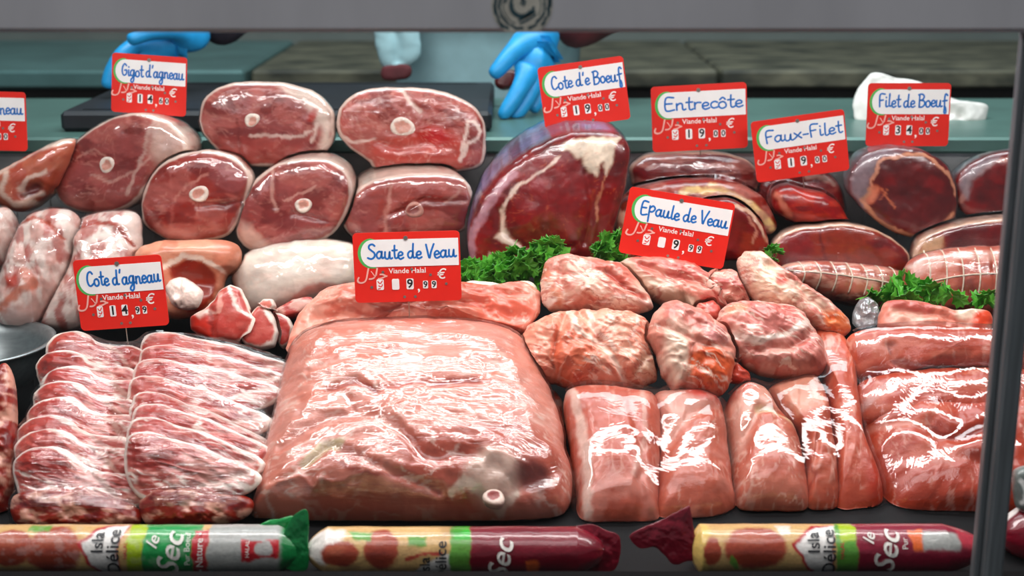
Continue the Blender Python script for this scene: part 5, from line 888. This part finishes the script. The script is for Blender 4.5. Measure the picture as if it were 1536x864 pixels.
tx = [('Isla', 640, 22, 22, 90, 'ink_dark', 0.01, 0), ('D\u00e9lice', 664, 16, 24, 90, 'ink_dark', 0.01, 0), ('Sec', 752, 14, 44, 80, 'ink_white', 0.012, 0.3)]
pk2, pos2, r2, c2 = packet('sausage_packet', 'sausage in a maroon and cream printed wrapper at the front centre', M, 905, YC + 3, 36, Ysg, sh, tx, (30, 40))
# right packet: crimson
sh = [('poly', [(1000, 700), (1252, 700), (1252, 960), (1000, 960)], PK['cream'], 1, 2), ('poly', [(1030, 700), (1062, 700), (1062, 960), (1030, 960)], 'e6c46a', 0.8, 4), ('blob', (1066, YC + 4), (13, 24), 0, PK['meat'], 1, 0.15)] + meatball(1128, YC - 2, 44, 34) + [('poly', [(1160, YC - 40), (1182, YC - 44), (1178, YC - 24), (1166, YC - 20)], PK['white'], 0.7, 3), ('blob', (1096, YC + 22), (5, 12), 0, PK['leaf'], 0.9, 0.2)] + shield(1222) + [
    ('poly', [(1250, 700), (1278, 700), (1280, 960), (1246, 960)], PK['leaf'], 1, 2), ('poly', [(1256, 700), (1278, 700), (1278, YC - 14), (1256, YC - 10)], PK['lime'], 1, 2), ('poly', [(1278, 700), (1520, 700), (1520, 960), (1278, 960)], PK['wine'], 1, 2), ('poly', [(1354, YC - 34), (1376, YC - 34), (1376, YC + 2), (1360, YC + 2)], PK['orange'], 1, 1.5), ('poly', [(1376, YC - 28), (1430, YC - 26), (1430, YC + 2), (1376, YC + 2)], PK['grey'], 1, 3), ('poly', [(1425, YC - 40), (1460, YC - 30), (1460, YC + 6), (1432, YC)], 'c03848', 0.9, 5)]
tx = isla(1222) + [('le', 1296, -16, 24, 75, 'ink_white', 0.01, 0.3), ('Sec', 1322, 4, 46, 80, 'ink_white', 0.012, 0.3), ('Pur', 1348, -8, 12, 90, 'ink_white', 0.004, 0)]
pk3, pos3, r3, c3 = packet('sausage_packet', 'sausage in a crimson and cream printed wrapper at the front right', 1036, 1474, YC, 37, Ysg, sh, tx, (14, 60))
fin(pk3, [(944, 806), (962, 792), (1000, 776), (1030, 760), (1036, 764), (1042, 800), (1049, 836), (1030, 842), (1010, 846), (985, 822), (960, 822)], 1.39, PK['maroon'])
fin(pk2, [(846, 800), (880, 786), (906, 794), (930, 808), (925, 850), (900, 862), (870, 856), (866, 820)], 1.40, PK['maroon'])
# packets at the far right, beyond the post
sh = [('poly', [(1400, 700), (1700, 700), (1700, 960), (1400, 960)], PK['maroon'], 1, 2), ('poly', [(1500, 740), (1530, 726), (1530, 752), (1506, 764)], PK['white'], 1, 3)]
pk4, *_ = packet('sausage_packet', 'dark maroon sausage packet beyond the glass post at the right edge', 1500, 1700, 800, 40, 1.44, sh, [], (30, 20), base='maroon')
bag = piece('sausage_tip', [(1520, 715), (1530, 702), (1560, 700), (1590, 712), (1590, 762), (1560, 770), (1530, 766), (1521, 742)], 1.44, '6a7470', tilt=10, hf=0.012, hb=0.03, mat='packet', ops=[('line', [(1526, 720), (1534, 736), (1528, 752)], 5, 'e4e6e2', 0.9)]); bag['ob'].name = 'sausage_packet'
tag(bag['ob'], 'grey-green wrapped sausage end at the right edge above the maroon packet', 'sausage packet', 'wrapped sausages along the front of the case')

# ------------------------------------------------------------------ steel bowl at the left edge
b = MB(); bc = P(-40, 520, 1.77); prof = [(0.055, 0.0), (0.075, 0.012), (0.092, 0.045), (0.098, 0.06), (0.104, 0.061), (0.104, 0.064), (0.096, 0.063), (0.088, 0.045), (0.07, 0.014), (0.05, 0.004), (0.001, 0.004)]
a = np.linspace(0, 2 * math.pi, 48, endpoint=False); V = np.vstack([np.column_stack([bc[0] + r_ * np.cos(a), bc[1] + r_ * np.sin(a), np.full(48, deckz(1.77) + z_ + 0.034)]) for r_, z_ in prof]); k = np.arange(48); k2 = (k + 1) % 48
b.add(V, np.vstack([np.column_stack([i * 48 + k, i * 48 + k2, (i + 1) * 48 + k2, (i + 1) * 48 + k]) for i in range(len(prof) - 1)])); o = b.build('steel_bowl', 'bowl_steel' if 'bowl_steel' in MAT else 'steel', smooth=True)
tag(o, 'shallow stainless steel bowl cut off by the left edge beside the lamb rack', 'bowl')

# ------------------------------------------------------------------ white cloth on the worktop
plain('cloth', 'e8e6e0', 0.8, nsc=60, nv=0.06, bump=0.2)
REST[0] = False
I = piece('cloth', [(1279, 165), (1283, 140), (1296, 122), (1312, 109), (1340, 116), (1376, 122), (1410, 140), (1440, 152), (1478, 157), (1482, 168), (1474, 186), (1450, 190), (1400, 190), (1340, 192), (1300, 188), (1284, 182)], 2.36, 'e6e2da', tilt=25, hf=0.02, hb=0.03, pf=2.5, mat='cloth', lump=(0.012, 26), fine=0.002,
          rel=[('crease', [(1300, 120), (1320, 160), (1360, 186)], 7, 0.010), ('crease', [(1340, 118), (1360, 150), (1420, 170)], 7, 0.010), ('crease', [(1390, 140), (1440, 176)], 6, 0.008)])
I['ob'].name = 'cleaning_cloth'; tag(I['ob'], 'crumpled white cloth lying on the worktop behind the rightmost tag', 'cloth')

# ------------------------------------------------------------------ seal on the rail
plain('seal_paper', 'c6c0b4', 0.7, nsc=60, nv=0.12); plain('seal_ink', '1c4450', 0.6, nsc=60, nv=0.1)
sc_ = P(783, 8, 1.285); k = 1 / pxm(783, 8, 1.285); R0 = 46 * k
def on_rail(V, y): V = np.asarray(V, float); return np.column_stack([sc_[0] + V[:, 0], np.full(len(V), y) - V[:, 2], sc_[2] + V[:, 1]])
a = np.linspace(0, 2 * math.pi, 48, endpoint=False); clipz = zt + 0.001 - sc_[2]
ring = np.column_stack([R0 * np.cos(a), np.maximum(R0 * np.sin(a), clipz)])
b = MB(); b.prism(ring, 0, 0.0006, fr=lambda V: on_rail(V, 1.285)); sp = b.build('seal_sticker', 'seal_paper', case)
b = MB(); rnd = random.Random(5)
def arc(r, a0, a1, w):
    t = np.radians(np.linspace(a0, a1, max(5, int(abs(a1 - a0) / 4)))); q = np.column_stack([r * np.cos(t), r * np.sin(t)])
    if q[:, 1].min() < clipz + w: return
    V, Q, T = ribbon(q, w); b.add(on_rail(p3(V), 1.285 - 0.0008), Q, T)
for r_, w_, n_ in ((0.90, 0.13, 34), (0.74, 0.09, 30)):
    for i in range(n_):
        st_ = 360.0 / n_; a0 = i * st_; arc(R0 * (r_ + rnd.uniform(-.03, .03)), a0, a0 + st_ * rnd.uniform(0.45, 0.72), R0 * w_ * rnd.uniform(0.6, 1.1))
for r_, a0, a1, w_ in ((0.62, 100, 250, 0.03), (0.38, 150, 350, 0.09), (0.30, 170, 330, 0.05), (0.46, 60, 120, 0.03), (0.62, -30, 60, 0.03)): arc(R0 * r_, a0, a1, R0 * w_)
for st in ([(-0.02, 0.05), (0.02, 0.30), (-0.06, 0.5)], [(-0.1, -0.48), (0.15, -0.36), (0.42, -0.2)], [(-0.05, -0.58), (0.2, -0.46), (0.44, -0.30)], [(-0.55, 0.1), (-0.5, 0.25), (-0.6, 0.3)], [(-0.48, 0.3), (-0.4, 0.45), (-0.5, 0.48)], [(0.05, 0.0), (0.1, 0.12), (0.02, 0.18)]):
    V, Q, T = ribbon(catmull(np.array(st) * R0, 12, False), R0 * 0.07); b.add(on_rail(p3(V), 1.285 - 0.0008), Q, T)
so = b.build('seal_print', 'seal_ink'); so.parent = sp; so.matrix_parent_inverse = sp.matrix_parent_inverse.copy(); so.matrix_parent_inverse = Matrix()

# ------------------------------------------------------------------ the butcher behind the counter
plain('glove', '1f9fe0', 0.42, nsc=50, nv=0.08, bump=0.2); plain('coat', 'a4ccd2', 0.75, nsc=14, nv=0.10, bump=0.2); plain('sleeve', '2c2733', 0.8, nsc=40, nv=0.15); plain('maroon_cloth', '5a1a20', 0.8, nsc=40, nv=0.15)
plain('skin', 'c89078', 0.5, nsc=40, nv=0.08); plain('trousers', '22252c', 0.8, nsc=30, nv=0.1); plain('hair', '1c1512', 0.6, nsc=80, nv=0.2); plain('eye', 'f0f0ee', 0.3); plain('shoe', '17171a', 0.4)
def skin(name, verts, edges, mat, parent, sub=2, root=0):
    me = bpy.data.meshes.new(name); me.from_pydata([tuple(v[:3]) for v in verts], edges, []); o = bpy.data.objects.new(name, me); COL.objects.link(o)
    md = o.modifiers.new('s', 'SKIN'); md.use_smooth_shade = True; sd = me.skin_vertices[0].data if me.skin_vertices else None
    if sd is None: me.skin_vertices.new() if hasattr(me.skin_vertices, 'new') else None; sd = me.skin_vertices[0].data
    for i, v in enumerate(verts): r_ = v[3]; sd[i].radius = (r_, r_) if not isinstance(r_, tuple) else r_; sd[i].use_root = (i == root)
    s2 = o.modifiers.new('u', 'SUBSURF'); s2.levels = sub; s2.render_levels = sub
    dg = bpy.context.evaluated_depsgraph_get(); m2 = bpy.data.meshes.new_from_object(o.evaluated_get(dg)); o.modifiers.clear(); o.data = m2; bpy.data.meshes.remove(me); o.data.name = name
    m2.materials.clear(); m2.materials.append(MAT[mat]); m2.polygons.foreach_set('use_smooth', [True] * len(m2.polygons))
    if name == 'glove':                                       # fingers rest on the board or on the worktop
        co = np.empty(len(m2.vertices) * 3); m2.vertices.foreach_get('co', co); co = co.reshape(-1, 3)
        onb = (co[:, 0] < board_x1 + 0.004) & (co[:, 1] > 2.205); co[:, 2] = np.maximum(co[:, 2], np.where(onb, 0.9935, 0.9612)); m2.vertices.foreach_set('co', co.ravel()); m2.update()
    if parent is not None: adopt(parent, o)
    return o
board_x1 = P(738, 195, 2.25)[0]
man = empty('person', (-0.05, 2.86, 0)); tag(man, 'butcher in a pale coat and blue gloves leaning both hands on the worktop', 'person')
bx, by = -0.05, 2.86
wL = P(318, 52, 2.50); wR = P(846, 52, 2.49)
body = [(bx, by, 0.95, 0.16), (bx, by, 1.10, 0.15), (bx, by - 0.02, 1.28, 0.16), (bx, by - 0.03, 1.42, 0.12), (bx, by - 0.05, 1.52, 0.055), (bx, by - 0.10, 1.60, 0.075), (bx, by - 0.12, 1.68, 0.085), (bx, by - 0.12, 1.75, 0.06),
        (bx - 0.19, by - 0.04, 1.40, 0.065), (bx - 0.36, by - 0.10, 1.24, 0.045), (*wL, 0.028), (bx + 0.19, by - 0.04, 1.40, 0.065), (bx + 0.36, by - 0.14, 1.20, 0.045), (*wR, 0.028),
        (bx - 0.10, by + 0.02, 0.85, 0.09), (bx - 0.11, by + 0.02, 0.48, 0.06), (bx - 0.11, by + 0.06, 0.09, 0.045), (bx + 0.10, by + 0.02, 0.85, 0.09), (bx + 0.11, by + 0.02, 0.48, 0.06), (bx + 0.11, by + 0.06, 0.09, 0.045)]
skin('body', body, [(0, 1), (1, 2), (2, 3), (3, 4), (4, 5), (5, 6), (6, 7), (3, 8), (8, 9), (9, 10), (3, 11), (11, 12), (12, 13), (0, 14), (14, 15), (15, 16), (0, 17), (17, 18), (18, 19)], 'skin', man)
coat = [(bx, by, 0.72, (0.20, 0.17)), (bx, by, 0.95, (0.195, 0.165)), (bx, by, 1.12, (0.185, 0.16)), (bx, by - 0.02, 1.30, (0.19, 0.165)), (bx, by - 0.03, 1.44, (0.13, 0.12)), (bx, by - 0.03, 1.48, 0.085)]
skin('coat', coat, [(i, i + 1) for i in range(5)], 'coat', man, root=1)
for k_, (s_, el, w_, mt) in enumerate(((-1, (bx - 0.36, by - 0.10, 1.24), wL, 'sleeve'), (1, (bx + 0.36, by - 0.14, 1.20), wR, 'maroon_cloth'))):
    el = np.array(el); sh_ = np.array((bx + s_ * 0.16, by - 0.03, 1.40)); cuff = el + (w_ - el) * 1.02
    skin('sleeve', [(*sh_, 0.085), (*((sh_ + el) / 2), 0.075), (*el, 0.062), (*((el + cuff) / 2), 0.052), (*cuff, 0.042)], [(0, 1), (1, 2), (2, 3), (3, 4)], mt, man)
for s_ in (-1, 1):
    skin('trouser_leg', [(bx + s_ * 0.08, by + 0.02, 0.92, 0.12), (bx + s_ * 0.11, by + 0.02, 0.5, 0.085), (bx + s_ * 0.11, by + 0.05, 0.10, 0.07)], [(0, 1), (1, 2)], 'trousers', man)
    skin('shoe', [(bx + s_ * 0.11, by + 0.08, 0.045, 0.045), (bx + s_ * 0.11, by - 0.02, 0.045, 0.045), (bx + s_ * 0.115, by - 0.13, 0.036, 0.036)], [(0, 1), (1, 2)], 'shoe', man)
    skin('eye', [(bx + s_ * 0.034, by - 0.193, 1.675, 0.011), (bx + s_ * 0.034, by - 0.190, 1.678, 0.011)], [(0, 1)], 'eye', man, 1)
    skin('ear', [(bx + s_ * 0.088, by - 0.11, 1.69, 0.014), (bx + s_ * 0.09, by - 0.11, 1.65, 0.010)], [(0, 1)], 'skin', man, 1)
skin('nose', [(bx, by - 0.198, 1.68, 0.009), (bx, by - 0.215, 1.645, 0.013)], [(0, 1)], 'skin', man, 1)
skin('mouth', [(bx - 0.024, by - 0.186, 1.612, 0.006), (bx, by - 0.193, 1.61, 0.008), (bx + 0.024, by - 0.186, 1.612, 0.006)], [(0, 1), (1, 2)], 'maroon_cloth', man, 1)
skin('hair', [(bx, by - 0.10, 1.765, 0.075), (bx, by - 0.06, 1.72, 0.085), (bx, by - 0.045, 1.65, 0.07)], [(0, 1), (1, 2)], 'hair', man)
def glove(chains):
    """chains of (px, py, Y, radius px): each finger its own chain rooted in the palm."""
    vs, es = [], []
    def add(c):
        v = P(c[0], c[1], c[2]); vs.append((*v, c[3] / pxm(c[0], c[1], c[2]))); return len(vs) - 1
    palm = [add(c) for c in chains[0]]; es += list(zip(palm[:-1], palm[1:]))
    for at, ch in chains[1:]:
        prev = palm[at]
        for c in ch: i = add(c); es.append((prev, i)); prev = i
    return skin('glove', vs, es, 'glove', man, 2, 1)
glove([[(316, 46, 2.50, 22), (280, 58, 2.47, 25), (240, 64, 2.44, 25)],
       (2, [(206, 66, 2.41, 15), (182, 84, 2.385, 14), (167, 108, 2.375, 12), (160, 134, 2.37, 11)]),
       (2, [(214, 84, 2.42, 13), (194, 104, 2.40, 12), (184, 128, 2.39, 11), (180, 146, 2.385, 10)]),
       (2, [(228, 90, 2.45, 14), (212, 114, 2.43, 12), (204, 136, 2.42, 11), (202, 150, 2.415, 10)]),
       (2, [(244, 94, 2.48, 12), (238, 114, 2.46, 11), (234, 134, 2.45, 10)]),
       (1, [(262, 46, 2.41, 14), (224, 48, 2.38, 13), (190, 62, 2.36, 11)])])
glove([[(826, 34, 2.47, 22), (812, 62, 2.44, 30), (802, 88, 2.42, 31)],
       (2, [(788, 116, 2.375, 15), (776, 140, 2.36, 14), (762, 162, 2.35, 12), (750, 180, 2.345, 10)]),
       (2, [(802, 122, 2.395, 15), (792, 146, 2.38, 14), (778, 168, 2.37, 12), (766, 182, 2.365, 10)]),
       (2, [(814, 122, 2.42, 14), (808, 148, 2.41, 13), (796, 168, 2.40, 11)]),
       (2, [(826, 114, 2.45, 12), (824, 136, 2.44, 11), (816, 152, 2.43, 10)]),
       (1, [(782, 66, 2.40, 18), (762, 86, 2.38, 15), (748, 104, 2.37, 13), (736, 116, 2.365, 11)])])
# maroon cloth edge hanging from the coat at the left hip and the strip between the fingers
for nm, ol, Y in (('coat_flap', [(572, 104), (580, 98), (612, 98), (616, 112), (604, 120), (576, 120)], 2.645),): 
    I = piece(nm, ol, Y, '5a1a20', tilt=5, hf=0.006, hb=0.006, mat='maroon_cloth'); adopt(man, I['ob'])
I = piece('coat_flap', [(562, 40), (590, 30), (625, 34), (630, 80), (612, 100), (580, 104), (568, 86)], 2.66, 'c4d6d4', tilt=5, hf=0.012, hb=0.01, mat='coat', rel=[('crease', [(590, 40), (600, 90)], 8, 0.008)]); adopt(man, I['ob'])
I = cut('meat_trimming', 'dark red meat scrap on the cutting board between the right glove fingers', 'meat', [(742, 122), (752, 108), (770, 106), (778, 118), (770, 132), (750, 134)], 2.50, '5c1a1c', tilt=20, hf=0.01, hb=0.02, mat='beef')
press_apart()
